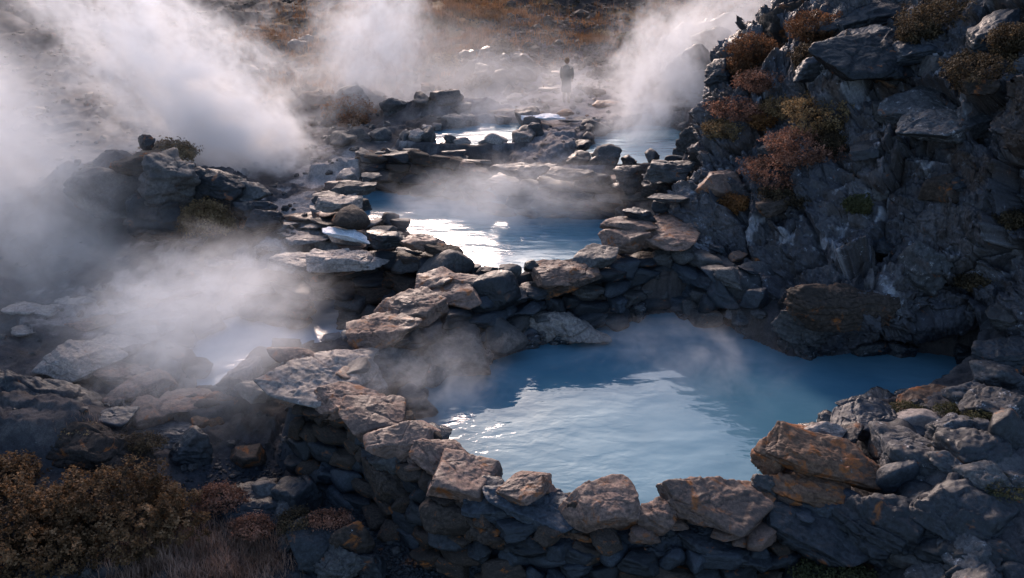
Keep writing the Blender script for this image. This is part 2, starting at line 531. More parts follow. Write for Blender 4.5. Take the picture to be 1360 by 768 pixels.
# ------------------------------------------------------------------ ground sheet
def build_ground():
    na, nr = 820, 1250
    u = np.linspace(-1, 1, na)
    ang = (0.72 * u + 0.28 * u ** 3) * rad(54)
    r = 6.0 * (165 / 6.0) ** np.linspace(0, 1, nr)
    A, R = np.meshgrid(ang, r)
    xy = np.column_stack([(R * np.sin(A)).ravel(), (R * np.cos(A)).ravel()])
    h = terrain(xy)
    v = np.column_stack([xy, h])
    idx = np.arange(na * nr).reshape(nr, na)
    f = np.column_stack([idx[:-1, :-1].ravel(), idx[:-1, 1:].ravel(), idx[1:, 1:].ravel(), idx[1:, :-1].ravel()])
    me = mesh_np('ground', v, f)
    # natural colours of the ground: lava rock, black gravel, soil, scree, sinter crust, dry grass
    p3 = np.column_stack([xy, h])
    n1, n2, n3 = fbm(p3 * 0.5, 4, 41), fbm(p3 * 1.7, 4, 45), fbm(p3 * 0.12, 3, 51)
    col = np.tile(np.array([0.042, 0.040, 0.043]), (len(v), 1))

    def lay(mask, c):
        col[:] = col * (1 - mask[:, None]) + np.array(c) * mask[:, None]
    lay(sstep(n2, 0.0, 0.6) * 0.8, (0.078, 0.069, 0.067))
    lay(sstep(n1, 0.1, 0.5) * 0.6, (0.06, 0.046, 0.038))
    gd, _ = line_d(xy, np.array([[*P(330, 640, -0.7)[:2], 0], [*P(500, 705, -0.9)[:2], 0], [*P(640, 770, -1.1)[:2], 0], [*P(1000, 820, -1.4)[:2], 0]]))
    lay(1 - sstep(gd + 0.4 * n2, 0.7, 1.5), (0.026, 0.029, 0.036))
    yy = xy[:, 1]
    hill = sstep(yy + 3 * n1, 36, 42)
    lay(hill * 0.9, (0.023, 0.019, 0.019))

    def blob(px, py, z, rx, ry, c, s=1.0, rough=0.7):
        q = (P(px, py, z) if z < 8 else T(px, py, z))[:2]
        e = np.hypot((xy[:, 0] - q[0]) / rx, (xy[:, 1] - q[1]) / ry) + rough * n2 * 0.6 + rough * n1 * 0.5
        lay((1 - sstep(e, 0.75, 1.1)) * s, c)
    for q in [(560, 20, 46, 7, 7), (500, 60, 43, 4, 5), (630, 10, 48, 5, 4), (790, 70, 43, 3, 2), (900, 15, 48, 4, 4), (845, 45, 45, 3, 1.5)]:
        blob(*q, (0.15, 0.078, 0.028), 0.9, 1.0)
    blob(420, 130, 37, 3, 3, (0.09, 0.055, 0.03), 0.8)
    blob(755, 38, 45.5, 4.2, 5.5, (0.082, 0.06, 0.062), 1.0, 0.3)
    blob(660, 95, 37.5, 2.4, 2.2, (0.03, 0.034, 0.042), 1.0, 0.6)
    for q in [(700, 150, 2.3, 2.6, 3), (760, 120, 2.5, 2.2, 5), (800, 150, 2.35, 3, 2), (740, 190, 2.3, 1.5, 2)]:
        blob(*q, (0.2, 0.18, 0.18), 0.6, 1.4)
    for q in [(430, 290, 1.35, 1.3, 2.4), (400, 330, 1.1, 2.0, 0.9), (470, 215, 2, 2, 1.5)]:
        blob(*q, (0.26, 0.235, 0.225), 0.75, 1.3)
    for q in [(240, 385, 0.1, 1.2, 1.2), (150, 420, 0, 1.5, 0.9), (320, 355, 0.6, 1.4, 0.8)]:
        blob(*q, (0.24, 0.215, 0.21), 0.6, 1.6)
    blob(890, 290, 1.5, 0.9, 1.3, (0.25, 0.175, 0.13), 1.0, 0.4)
    blob(1270, 600, 0.7, 1.6, 1.4, (0.07, 0.07, 0.076), 0.7, 1.0)
    color_attr(me, col)
    o = link('ground', me, M['ground'])
    tag(o, kind='structure')
    return o


GROUND = build_ground()


# ------------------------------------------------------------------ water
def build_water():
    for name, (z, poly) in POOLW.items():
        c = poly.mean(0)
        ring = []
        n = len(poly)
        for i in range(n):
            d = poly[(i + 1) % n] - poly[i - 1]
            nn = np.array([d[1], -d[0]]) / (np.hypot(*d) + 1e-9)
            q = poly[i] + nn * 0.25
            if poly_sd(q[None], poly)[0] < 0:
                q = poly[i] - nn * 0.25
            ring.append(q)
        bm = bmesh.new()
        vs = [bm.verts.new((q[0], q[1], z)) for q in ring]
        f = bm.faces.new(vs)
        bmesh.ops.triangulate(bm, faces=[f])
        bmesh.ops.recalc_face_normals(bm, faces=bm.faces[:])
        me = bpy.data.meshes.new('water')
        bm.to_mesh(me)
        bm.free()
        if me.polygons[0].normal.z < 0:
            me.flip_normals()
        o = link('water', me, M['water'] if name == 'near' else M['water_painted_sheen' if name == 'left' else 'water_far'])
        tag(o, kind='structure')


build_water()


# ------------------------------------------------------------------ cliff
def catmull(c, n):
    """c: (k, ...) control points -> n samples"""
    k = len(c)
    ext = np.concatenate([[2 * c[0] - c[1]], c, [2 * c[-1] - c[-2]]])
    t = np.linspace(0, k - 1 - 1e-6, n)
    i = t.astype(int)
    f = (t - i).reshape(-1, *([1] * (c.ndim - 1)))
    a, b, d, e = ext[i], ext[i + 1], ext[i + 2], ext[i + 3]
    return 0.5 * (2 * b + (d - a) * f + (2 * a - 5 * b + 4 * d - e) * f * f + (3 * b - a - 3 * d + e) * f ** 3)


CL = [
    [(948, 330, 27), (915, 362, 22.8), (958, 410, 21.4), (1008, 470, 20.3), (1085, 492, 19.4), (1160, 486, 20.6), (1235, 484, 21.0), (1305, 486, 19.8), (1400, 490, 18), (1800, 500, 16)],
    [(948, 300, 27), (912, 330, 23), (955, 375, 21.6), (1005, 430, 20.4), (1075, 452, 19.2), (1155, 442, 19.2), (1235, 448, 20.2), (1305, 452, 19.4), (1400, 455, 17.6), (1800, 450, 15.6)],
    [(944, 270, 27), (908, 295, 23.4), (958, 335, 21.8), (1008, 385, 20.7), (1078, 408, 19.3), (1158, 405, 18.6), (1235, 412, 18.9), (1305, 415, 18.4), (1400, 415, 17.2), (1800, 410, 15.4)],
    [(960, 200, 28.5), (928, 238, 24), (966, 260, 22.5), (1022, 290, 21.4), (1092, 310, 20.2), (1170, 320, 19.4), (1240, 328, 19.0), (1312, 330, 18.4), (1420, 330, 17.2), (1800, 330, 15.2)],
    [(975, 130, 29), (938, 172, 24.6), (976, 180, 23.2), (1032, 190, 22.3), (1102, 200, 21.2), (1180, 208, 20.1), (1250, 210, 19.3), (1322, 210, 18.6), (1430, 210, 17.2), (1800, 200, 15.2)],
    [(1000, 70, 30), (958, 92, 25.4), (998, 92, 24.2), (1052, 98, 23.4), (1112, 95, 22.4), (1190, 95, 21.3), (1260, 95, 20.2), (1332, 95, 19.1), (1440, 95, 17.4), (1800, 90, 15.4)],
    [(1085, -20, 32), (1042, 0, 26.5), (1062, -5, 25.6), (1090, 0, 25), (1132, -10, 24), (1200, -10, 22.6), (1270, -10, 21.2), (1342, -10, 20), (1450, -10, 18), (1800, -20, 16)],
    [(1130, -130, 34), (1100, -130, 29), (1112, -140, 28), (1136, -150, 27.4), (1176, -150, 26), (1232, -160, 25), (1292, -160, 24), (1352, -170, 22), (1460, -170, 20), (1800, -170, 18)],
    [(1130, -125, 48), (1110, -130, 46), (1120, -140, 45), (1140, -150, 44), (1180, -150, 43), (1232, -160, 42), (1292, -160, 41), (1352, -165, 40), (1460, -165, 38), (1800, -165, 36)],
]


def build_cliff():
    g = np.array([[T(*c) for c in row] for row in CL])
    nu, nv = 900, 760
    rows = catmull(g, nv)
    grid = np.stack([catmull(rows[i], nu) for i in range(nv)]) if False else np.swapaxes(catmull(np.swapaxes(rows, 0, 1), nu), 0, 1)
    du = np.gradient(grid, axis=1)
    dv = np.gradient(grid, axis=0)
    nrm = np.cross(du, dv)
    nrm /= np.linalg.norm(nrm, axis=2)[..., None] + 1e-9
    p = grid.reshape(-1, 3)
    nn = nrm.reshape(-1, 3)
    if (nn @ np.array([-0.3, -1, 0.3])).mean() < 0:
        nn = -nn
    w = p + 0.16 * np.column_stack([perlin(p * 0.9, 61), perlin(p * 0.9, 62), perlin(p * 0.9, 63)]) + 0.03 * np.column_stack([perlin(p * 5, 64), perlin(p * 5, 65), perlin(p * 5, 66)])
    # big buttresses, then fractured blocks on three scales, bedding ledges, small roughness
    q = w.copy()
    q[:, 2] = q[:, 2] + 0.25 * q[:, 0]
    a, ca = facets(q * np.array([0.5, 0.5, 0.42]), 71, 0.9, 0.75)
    b, cb = facets(q * np.array([1.15, 1.15, 1.5]), 72, 0.85, 0.7)
    c, cc = facets(q * np.array([2.6, 2.6, 4.2]), 73, 0.8, 0.8)
    e4, ce = facets(q * np.array([6.0, 6.0, 8.5]), 74, 0.85, 0.8)
    g5, cg = facets(q * np.array([14.0, 14.0, 18.0]), 75, 0.85, 0.8)
    some = sstep(perlin(p * 0.8, 66), -0.1, 0.3)
    d = 0.8 * a + (0.18 + 0.22 * some) * b + (0.05 + 0.07 * some) * c + 0.055 * e4 + 0.028 * g5
    d -= 0.14 * (1 - sstep(ca, 0, 0.06)) + 0.05 * some * (1 - sstep(cb, 0, 0.05))
    d += 0.10 * fbm(p * 1.3, 2, 80, 0.5)
    ly = (q[:, 2] + 0.12 * perlin(p * 0.8, 68)) * 3.1
    li = np.floor(ly)
    d += 0.16 * sstep(perlin(p * 0.5, 69), -0.1, 0.3) * perlin(np.column_stack([p[:, 0] * 0.9, p[:, 1] * 0.9, li * 5.3]), 70)
    p2 = p + nn * d[:, None] + np.array([0, 0, 0.10]) * c[:, None]
    idx = np.arange(nu * nv).reshape(nv, nu)
    f = np.column_stack([idx[:-1, :-1].ravel(), idx[:-1, 1:].ravel(), idx[1:, 1:].ravel(), idx[1:, :-1].ravel()])
    me = mesh_np('cliff', p2, f)
    n1, n2, n3 = fbm(p * 0.7, 4, 91), fbm(p * 2.4, 4, 95), fbm(p * np.array([1.6, 1.6, 0.5]), 5, 99, 0.6)
    col = np.tile(np.array([0.038, 0.038, 0.045]), (len(p), 1))

    def lay(mask, cc_):
        col[:] = col * (1 - mask[:, None]) + np.array(cc_) * mask[:, None]
    lay(sstep(n1, 0.0, 0.5) * 0.7, (0.078, 0.073, 0.078))
    lay(sstep(n2, 0.1, 0.6) * 0.6, (0.03, 0.023, 0.02))
    lay(sstep(n3, 0.3, 0.65) * 0.8, (0.22, 0.222, 0.245))
    # soil and litter on the shelves
    lay(sstep(fbm(p * 1.1, 3, 105), 0.15, 0.5) * sstep(p[:, 2], 2.0, 4.5) * 0.7, (0.045, 0.027, 0.017))
    color_attr(me, col)
    o = link('cliff', me, M['cliff'])
    tag(o, kind='structure')
    return o


CLIFF = build_cliff()
bpy.context.view_layer.update()


def cliff_hit(px, py):
    d = Vector(ray(px, py)).normalized()
    ok, loc, nrm, _ = CLIFF.ray_cast(Vector(EYE), d)
    if not ok:
        return None, None
    return np.array(loc), np.array(nrm)


def any_hit(px, py):
    a, n = cliff_hit(px, py)
    g = march(px, py)
    if a is not None and np.linalg.norm(a - EYE) < np.linalg.norm(g - EYE):
        return a, n
    return g, np.array([0, 0, 1.0])


# ------------------------------------------------------------------ stones
_ICO = {}


def ico(level):
    if level not in _ICO:
        bm = bmesh.new()
        bmesh.ops.create_icosphere(bm, subdivisions=level, radius=1.0)
        bm.verts.ensure_lookup_table()
        v = np.array([x.co[:] for x in bm.verts])
        f = np.array([[y.index for y in x.verts] for x in bm.faces])
        bm.free()
        _ICO[level] = (v / np.linalg.norm(v, axis=1)[:, None], f)
    return _ICO[level]


def stone_mesh(name, seed, dims, kind, level):
    rng = np.random.default_rng(seed)
    d, f = ico(level)
    nrm, hh = [], []

    def add(n, h):
        n = np.array(n, float)
        nrm.append(n / np.linalg.norm(n))
        hh.append(h)
    if kind == 'slab':
        add((rng.normal() * 0.10, rng.normal() * 0.10, 1), 0.86)
        add((rng.normal() * 0.10, rng.normal() * 0.10, -1), 0.86)
        add((rng.normal() * 0.4, rng.normal() * 0.4, 1), 0.95)
        k = rng.integers(5, 8)
        a0 = rng.random() * 6.28
        for i in range(k):
            a = a0 + 6.283 * i / k + rng.normal() * 0.22
            add((math.cos(a), math.sin(a), rng.normal() * 0.35), 0.8 + 0.22 * rng.random())
        pw = 40
    elif kind == 'block':
        for s in (1, -1):
            add((rng.normal() * 0.15, rng.normal() * 0.15, s), 0.8)
        k = rng.integers(4, 7)
        a0 = rng.random() * 6.28
        for i in range(k):
            a = a0 + 6.283 * i / k + rng.normal() * 0.25
            add((math.cos(a), math.sin(a), rng.normal() * 0.3), 0.78 + 0.2 * rng.random())
        for i in range(4):
            add(rng.normal(size=3), 0.92 + 0.12 * rng.random())
        pw = 34
    elif kind == 'jag':
        for i in range(13):
            n = rng.normal(size=3)
            add(n, 0.7 + 0.4 * rng.random())
        pw = 26
    else:
        for i in range(16):
            add(rng.normal(size=3), 0.82 + 0.22 * rng.random())
        pw = 9
    nrm = np.array(nrm)
    hh = np.array(hh)
    q = np.maximum(0, d @ nrm.T / hh)
    r = 1.0 / (np.power(q, pw).sum(1) ** (1.0 / pw) + 1e-6)
    r = np.clip(r, 0, 1.5)
    p = d * r[:, None] * (np.array(dims) / 2)
    size = float(np.cbrt(dims[0] * dims[1] * dims[2]))
    off = rng.random(3) * 50
    ps = p / size
    nn = d / np.array(dims)
    nn /= np.linalg.norm(nn, axis=1)[:, None]
    amp = {'slab': 1.0, 'block': 0.8, 'jag': 1.2}.get(kind, 0.45)
    w3 = ps + 0.10 * np.column_stack([perlin(ps * 3 + off, 2), perlin(ps * 3 + off, 4), perlin(ps * 3 + off, 8)])
    fa, ca = facets(w3 * 1.5 + off, seed % 37, 0.55, 0.35)
    fb, cb = facets(w3 * np.array([3.2, 3.2, 7.0]) + off, seed % 31 + 3, 0.7, 0.5)
    fc, cc = facets(w3 * np.array([8.0, 8.0, 14.0]) + off, seed % 29 + 2, 0.8, 0.7)
    fd, cd = facets(w3 * np.array([19.0, 19.0, 26.0]) + off, seed % 17 + 2, 0.8, 0.7)
    disp = 0.075 * fa + 0.034 * fb + 0.017 * fc + 0.008 * fd
    deep = sstep(perlin(ps * 1.3 + off, 12), 0.05, 0.35)
    disp -= 0.035 * deep * (1 - sstep(ca, 0, 0.05))
    disp += 0.035 * fbm(ps * 1.6 + off, 3, seed % 23, 0.5)
    if kind in ('slab', 'jag'):
        # bedding: thin layers break back by different amounts
        lay = ps[:, 2] * 9 + 0.8 * perlin(ps * 1.6 + off, 3)
        li = np.floor(lay)
        fr = lay - li
        side = np.sqrt(np.clip(1 - nn[:, 2] ** 2, 0, 1))
        e = perlin(np.column_stack([ps[:, 0] * 2.2, ps[:, 1] * 2.2, li * 3.7]) + off, 6)
        disp += side * (0.085 * e - 0.035 * (1 - sstep(np.minimum(fr, 1 - fr), 0, 0.12)))
    p = p + nn * (disp * size * amp)[:, None]
    return mesh_np(name, p, f)


_SEED = [100]


def stone(name, px, py, z, wpx, depth, thick, kind, mat, yaw=0, tx=0, ty=0, label=None, cat='rock', group=None, level=5, t=None, seed=None, parent=None, pos=None):
    """a single stone: centre pixel and height, width in photo pixels, depth and thickness as shares of the width"""
    c = np.array(pos) if pos is not None else (P(px, py, z) if t is None else T(px, py, t))
    dist = (c - EYE) @ FWD
    w = wpx * dist / FPX
    _SEED[0] += 1
    s = seed if seed is not None else _SEED[0]
    me = stone_mesh(name, s, (w, w * depth, w * thick), kind, level)
    o = link(name, me, M[mat], parent)
    o.location = c
    o.rotation_euler = (rad(tx), rad(ty), rad(yaw))
    tag(o, label, cat, group)
    return o

# ------------------------------------------------------------------ hero stones
# name, px, py, z, width px, depth share, thickness share, kind, material, yaw, tilt x, tilt y, label, group
G_FC = 'cap stones of the front wall'
G_MC = 'cap stones of the middle wall'
G_RB = 'stones of the bank on the lower right'
G_LS = 'flat slabs round the left pool'
HERO = [
    # front wall, from the big pale slab down to the near edge
    ('rock_slab', 438, 504, 0.64, 150, .74, .28, 'slab', 'pale', 18, 6, 4, 'huge pale bedrock slab half veiled by steam between left and near pools', G_FC),
    ('rock_slab', 398, 476, 0.86, 80, .6, .24, 'boulder', 'cap', -12, 0, 10, 'rounded buff hump on the left shoulder of the huge pale slab', G_FC),
    ('rock_slab', 318, 506, -0.1, 56, .75, .4, 'jag', 'pale', 40, 18, -22, 'tilted pale grey block leaning at the left end of the front wall', G_FC),
    ('rock_slab', 345, 518, 0.05, 50, .7, .45, 'block', 'pale', 10, 8, 8, 'small pale block wedged under the huge pale slab', G_FC),
    ('rock_slab', 462, 537, 0.66, 105, .55, .26, 'slab', 'cap', -18, 8, 10, 'dim layered slab just below the huge pale slab', G_FC),
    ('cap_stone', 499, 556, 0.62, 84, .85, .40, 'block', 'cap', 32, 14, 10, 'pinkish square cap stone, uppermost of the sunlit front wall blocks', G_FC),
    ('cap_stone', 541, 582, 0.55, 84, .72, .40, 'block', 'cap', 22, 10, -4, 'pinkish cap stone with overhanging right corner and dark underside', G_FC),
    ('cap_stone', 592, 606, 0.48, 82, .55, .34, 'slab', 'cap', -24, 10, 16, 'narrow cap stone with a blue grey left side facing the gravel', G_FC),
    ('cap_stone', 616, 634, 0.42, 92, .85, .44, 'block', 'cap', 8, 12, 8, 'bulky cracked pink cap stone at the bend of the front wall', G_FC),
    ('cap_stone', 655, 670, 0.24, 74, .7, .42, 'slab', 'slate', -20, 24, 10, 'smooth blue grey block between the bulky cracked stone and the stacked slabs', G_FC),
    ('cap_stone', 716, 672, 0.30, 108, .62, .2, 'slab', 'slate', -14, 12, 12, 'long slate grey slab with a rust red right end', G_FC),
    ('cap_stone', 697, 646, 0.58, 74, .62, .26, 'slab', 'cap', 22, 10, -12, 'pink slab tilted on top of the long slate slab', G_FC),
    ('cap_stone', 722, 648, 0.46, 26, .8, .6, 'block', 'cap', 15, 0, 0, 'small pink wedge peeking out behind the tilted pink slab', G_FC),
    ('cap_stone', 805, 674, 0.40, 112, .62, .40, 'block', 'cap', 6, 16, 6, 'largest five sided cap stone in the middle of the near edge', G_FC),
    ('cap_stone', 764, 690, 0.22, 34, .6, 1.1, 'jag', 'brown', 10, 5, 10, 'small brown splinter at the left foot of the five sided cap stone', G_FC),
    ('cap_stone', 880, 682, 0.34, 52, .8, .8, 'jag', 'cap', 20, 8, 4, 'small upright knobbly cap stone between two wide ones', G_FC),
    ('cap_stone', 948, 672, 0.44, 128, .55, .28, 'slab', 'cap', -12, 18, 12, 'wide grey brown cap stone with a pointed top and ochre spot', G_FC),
    ('cap_stone', 1002, 662, 0.40, 62, .6, .26, 'slab', 'rust', -10, 8, 8, 'thin rusty brown slab tucked behind the pointed cap stone', G_FC),
    # stones of the outer face that stand out
    ('rock', 598, 684, 0.0, 98, .6, .42, 'boulder', 'brown', -8, 8, 6, 'rounded brown stone low in the outer wall face below the bulky cap', None),
    ('rock', 606, 712, -0.42, 84, .6, .42, 'boulder', 'dark', -10, 6, 10, 'rounded blue grey stone resting on the gravel under the rounded brown one', None),
    ('rock', 563, 617, 0.14, 56, .6, .42, 'block', 'grey', 0, 14, 14, 'pitted grey stone under the overhanging pink cap stone', None),
    ('rock', 567, 633, 0.02, 44, .6, .32, 'slab', 'slate', 0, 14, 0, 'small blue slate flake in the outer wall face', None),
    ('rock', 522, 640, -0.1, 84, .6, .46, 'jag', 'brown', -20, 12, 26, 'slanting brown grey stone on the outer face behind the gravel', None),
    ('rock', 520, 618, 0.16, 50, .6, .6, 'jag', 'grey', -20, 12, 20, 'pointed grey stone above the slanting one on the outer face', None),
    ('rock', 768, 706, -0.02, 78, .5, .26, 'slab', 'rust', -4, 6, 4, 'thin ochre brown slab pinched beneath the five sided cap stone', None),
    ('rock', 782, 730, -0.3, 104, .55, .52, 'block', 'dark', 2, 8, 2, 'broad dark block in the outer wall beneath the thin ochre slab', None),
    ('rock', 698, 712, -0.16, 100, .5, .28, 'slab', 'dark', -10, 8, 8, 'low dark slab with a curved lip beneath the slate slab', None),
    ('rock', 660, 700, -0.02, 76, .5, .3, 'slab', 'brown', 0, 8, 6, 'dark brown slab under the smooth blue grey block', None),
    ('rock', 872, 712, -0.06, 62, .6, .5, 'boulder', 'slate', 5, 0, 0, 'round blue grey stone under the knobbly cap stone', None),
    ('rock', 890, 728, -0.2, 80, .5, .3, 'slab', 'dark', 4, 5, 5, 'flat dark stone low in the wall under the round blue grey one', None),
    ('rock', 950, 720, -0.08, 120, .5, .3, 'slab', 'dark', -6, 8, 4, 'long shadowed slab under the pointed cap stone', None),
    # lower right bank
    ('rock_slab', 1090, 612, 0.78, 168, .36, .18, 'slab', 'rust', -16, 18, 10, 'large orange brown slab lying tilted on the right end of the front wall', G_RB),
    ('rock', 1022, 610, 0.62, 46, .8, .9, 'jag', 'rust', 10, 0, -8, 'bright orange broken block beside the large orange brown slab', G_RB),
    ('rock', 1012, 648, 0.42, 48, .7, .8, 'jag', 'grey', 10, 0, 10, 'small grey pile stone at the water edge below the bright orange block', G_RB),
    ('rock_slab', 1082, 650, 0.5, 104, .5, .24, 'slab', 'rust', -10, 10, 8, 'long orange tinged slab shelved beneath the large orange brown slab', G_RB),
    ('rock_slab', 1058, 664, 0.34, 60, .6, .34, 'slab', 'cap', -8, 10, 16, 'pale brown wedge under the long orange tinged slab', G_RB),
    ('rock', 1098, 676, 0.26, 74, .6, .6, 'block', 'slate', -10, 10, 0, 'squared dark blue stone beneath the orange tinged slab', G_RB),
    ('rock_slab', 1072, 706, 0.1, 145, .42, .24, 'slab', 'dark', -24, 16, 20, 'long dark slab slanting down to the right in the bottom wall', G_RB),
    ('rock', 1184, 640, 0.62, 48, .7, 1.5, 'boulder', 'slate', 0, 10, -6, 'upright smooth blue grey stone right of the large orange brown slab', G_RB),
    ('rock_slab', 1160, 548, 0.62, 86, .6, .24, 'slab', 'slate', -8, 8, 8, 'layered slate slab overhanging the water on the right bank', G_RB),
    ('rock_slab', 1178, 567, 0.6, 108, .6, .26, 'slab', 'slate', -14, 16, 8, 'layered slate slab lying in front of the overhanging one', G_RB),
    ('rock_slab', 1246, 534, 0.58, 92, .6, .18, 'slab', 'rust', 8, 6, -8, 'orange lichen stained slab at the far corner of the right bank', G_RB),
    ('rock', 1276, 578, 0.95, 98, .8, .5, 'jag', 'lichen', 5, 0, 0, 'speckled round boulder in the middle of the right bank', G_RB),
    ('rock', 1342, 592, 1.1, 60, .9, 1.2, 'boulder', 'dark', 0, 0, 0, 'round dark boulder at the right frame edge', G_RB),
    ('rock', 1228, 615, 0.72, 124, .7, .42, 'jag', 'lichen', -14, 8, 8, 'broad speckled rock hump below the speckled round boulder', G_RB),
    ('rock', 1325, 545, 1.0, 96, .8, .6, 'jag', 'lichen', 0, 0, 0, 'grey lichen crusted rock behind the speckled round boulder', G_RB),
    ('rock', 1210, 560, 0.66, 60, .8, .4, 'boulder', 'pale', 0, 0, 0, 'cream crusted stone between slate slabs and speckled boulder', G_RB),
    ('rock', 1285, 525, 0.9, 58, .8, .7, 'jag', 'lichen', 20, 0, 0, 'knobbly stone behind the orange lichen stained slab', G_RB),
    ('rock', 1092, 574, 0.72, 56, .6, .4, 'jag', 'pale', 0, 0, 0, 'light grey flake above the large orange brown slab', G_RB),
    ('rock', 1060, 574, 0.62, 34, .7, .7, 'jag', 'rust', 0, 0, 0, 'little orange nub at the water by the light grey flake', G_RB),
    ('rock', 1120, 580, 0.66, 46, .8, .6, 'block', 'dark', 0, 0, 0, 'small dark block between light grey flake and slate slabs', G_RB),
    ('rock', 1318, 500, 0.95, 60, .8, .7, 'jag', 'lichen', 0, 0, 0, 'grey boulder at the foot of the cliff on the right edge', G_RB),
    ('rock_slab', 1332, 470, 1.1, 80, .7, .4, 'slab', 'dark', 10, 5, -8, 'dark ledge stone sticking out over the cave mouth', G_RB),
    ('rock', 1180, 712, 0.05, 130, .7, .6, 'jag', 'dark', -10, 8, 10, 'craggy dark rock below the upright smooth stone', G_RB),
    ('rock', 1270, 700, 0.4, 150, .7, .5, 'jag', 'dark', 12, 8, 4, 'big craggy dark rock near the bottom right corner', G_RB),
    # middle wall caps
    ('rock', 468, 447, 0.9, 34, .7, .5, 'boulder', 'slate', 0, 0, 0, 'small blue grey stone at the left tip of the middle wall', G_MC),
    ('cap_stone', 502, 440, 1.02, 84, .75, .28, 'slab', 'cap', -14, 6, -6, 'brown cap slab next to the small blue grey tip stone', G_MC),
    ('cap_stone', 487, 455, 0.84, 50, .7, .4, 'jag', 'rust', 0, 8, 0, 'orange brown stone tucked under the brown cap slab', G_MC),
    ('cap_stone', 552, 412, 1.22, 88, .7, .28, 'slab', 'cap', 12, 8, -8, 'large flat cracked cap slab in the left half of the middle wall', G_MC),
    ('cap_stone', 602, 392, 1.32, 68, .7, .26, 'slab', 'cap', -6, 8, -6, 'pinkish cap slab right of the large flat cracked one', G_MC),
    ('cap_stone', 578, 374, 1.42, 56, .75, .36, 'slab', 'cap', 20, 6, -8, 'cap slab sitting highest over the left pool side of the middle wall', G_MC),
    ('cap_stone', 620, 374, 1.46, 46, .6, .28, 'slab', 'cap', 0, 6, 6, 'thin buff flake beside the highest cap slab', G_MC),
    ('rock', 652, 388, 1.2, 76, .7, .8, 'boulder', 'dark', 0, 0, 0, 'big dark rounded boulder set in the bend of the middle wall', G_MC),
    ('rock', 680, 360, 1.4, 30, .8, .7, 'boulder', 'grey', 0, 0, 0, 'rounded grey stone where the bright pool meets the middle wall', G_MC),
    ('rock', 705, 354, 1.42, 20, .8, .9, 'boulder', 'dark', 0, 0, 0, 'little round dark stone on the rim of the bright pool', G_MC),
    ('cap_stone', 742, 360, 1.4, 84, .6, .18, 'slab', 'cap', 8, 6, -4, 'long low brown cap slab along the bright pool rim', G_MC),
    ('cap_stone', 790, 342, 1.52, 66, .7, .28, 'slab', 'grey', 10, 6, -6, 'grey brown cap slab right of the long low one', G_MC),
    ('cap_stone', 745, 378, 1.15, 76, .5, .34, 'slab', 'brown', 6, 8, -8, 'brown wedge below the long low cap slab', G_MC),
    ('rock_slab', 830, 318, 1.7, 66, .7, .42, 'slab', 'cap', 14, 4, 0, 'thick slab forming the right corner of the bright pool', 'slabs of the landing by the cliff'),
    ('rock_slab', 838, 300, 1.86, 62, .7, .3, 'slab', 'cap', -6, 0, 4, 'middle slab of the stack at the right corner of the bright pool', 'slabs of the landing by the cliff'),
    ('rock_slab', 850, 286, 2.02, 40, .7, .42, 'slab', 'dark', 12, 0, 4, 'dark top slab of the stack at the right corner of the bright pool', 'slabs of the landing by the cliff'),
    ('rock_slab', 880, 316, 1.68, 84, .7, .16, 'slab', 'cap', 6, 2, 0, 'sandy brown paving slab on the landing nearest the cliff', 'slabs of the landing by the cliff'),
    ('rock_slab', 893, 296, 1.72, 66, .9, .16, 'slab', 'cap', 0, 2, 0, 'sunlit buff paving slab behind the sandy brown one', 'slabs of the landing by the cliff'),
    ('rock_slab', 893, 264, 2.25, 54, .45, .14, 'slab', 'grey', 3, 0, 2, 'flat slab laid like a bench across two blocks by the cliff', 'slabs of the landing by the cliff'),
    ('rock', 878, 274, 1.98, 22, .8, .75, 'block', 'dark', 5, 0, 0, 'left block carrying the bench slab', 'slabs of the landing by the cliff'),
    ('rock', 903, 274, 1.98, 22, .8, .75, 'block', 'dark', -5, 0, 0, 'right block carrying the bench slab', 'slabs of the landing by the cliff'),
    # big stones at the water inside the middle wall
    ('rock', 520, 498, 0.35, 96, .6, .8, 'block', 'grey', -10, 14, 10, 'large steamy grey boulder at the left water corner of the near pool', 'boulders at the water under the middle wall'),
    ('rock', 600, 468, 0.4, 100, .6, .62, 'block', 'grey', -10, 12, 0, 'large grey boulder with a white crust under the large flat cap slab', 'boulders at the water under the middle wall'),
    ('rock', 668, 452, 0.35, 70, .6, .6, 'boulder', 'grey', -6, 10, 0, 'grey boulder under the big dark rounded one at the water', 'boulders at the water under the middle wall'),
    ('rock', 740, 436, 0.3, 96, .5, .44, 'jag', 'pale', -10, 10, 6, 'crusted pale boulder at the water below the squared wall stones', 'boulders at the water under the middle wall'),
    ('rock', 545, 452, 0.72, 40, .8, .8, 'boulder', 'dark', 0, 0, 0, 'dark round stone beneath the large flat cap slab', 'boulders at the water under the middle wall'),
    ('rock', 568, 447, 0.8, 36, .8, .8, 'boulder', 'slate', 0, 0, 0, 'blue round stone beneath the large flat cap slab', 'boulders at the water under the middle wall'),
    # wall between middle and left pools
    ('rock', 598, 350, 1.4, 68, .8, .5, 'boulder', 'grey', 10, 0, 0, 'rounded grey boulder ending the dividing wall in the bright pool', 'stones of the dividing wall'),
    ('cap_stone', 513, 318, 1.72, 46, .8, .5, 'slab', 'dark', 0, 0, 0, 'dark perched stone standing highest on the dividing wall', 'stones of the dividing wall'),
    ('cap_stone', 560, 322, 1.68, 52, .8, .34, 'slab', 'cap', -6, 0, 4, 'pale edged brown slab right of the dark perched stone', 'stones of the dividing wall'),
    ('cap_stone', 588, 333, 1.62, 40, .7, .3, 'slab', 'brown', -12, 0, 8, 'thin brown slab just above the rounded end boulder', 'stones of the dividing wall'),
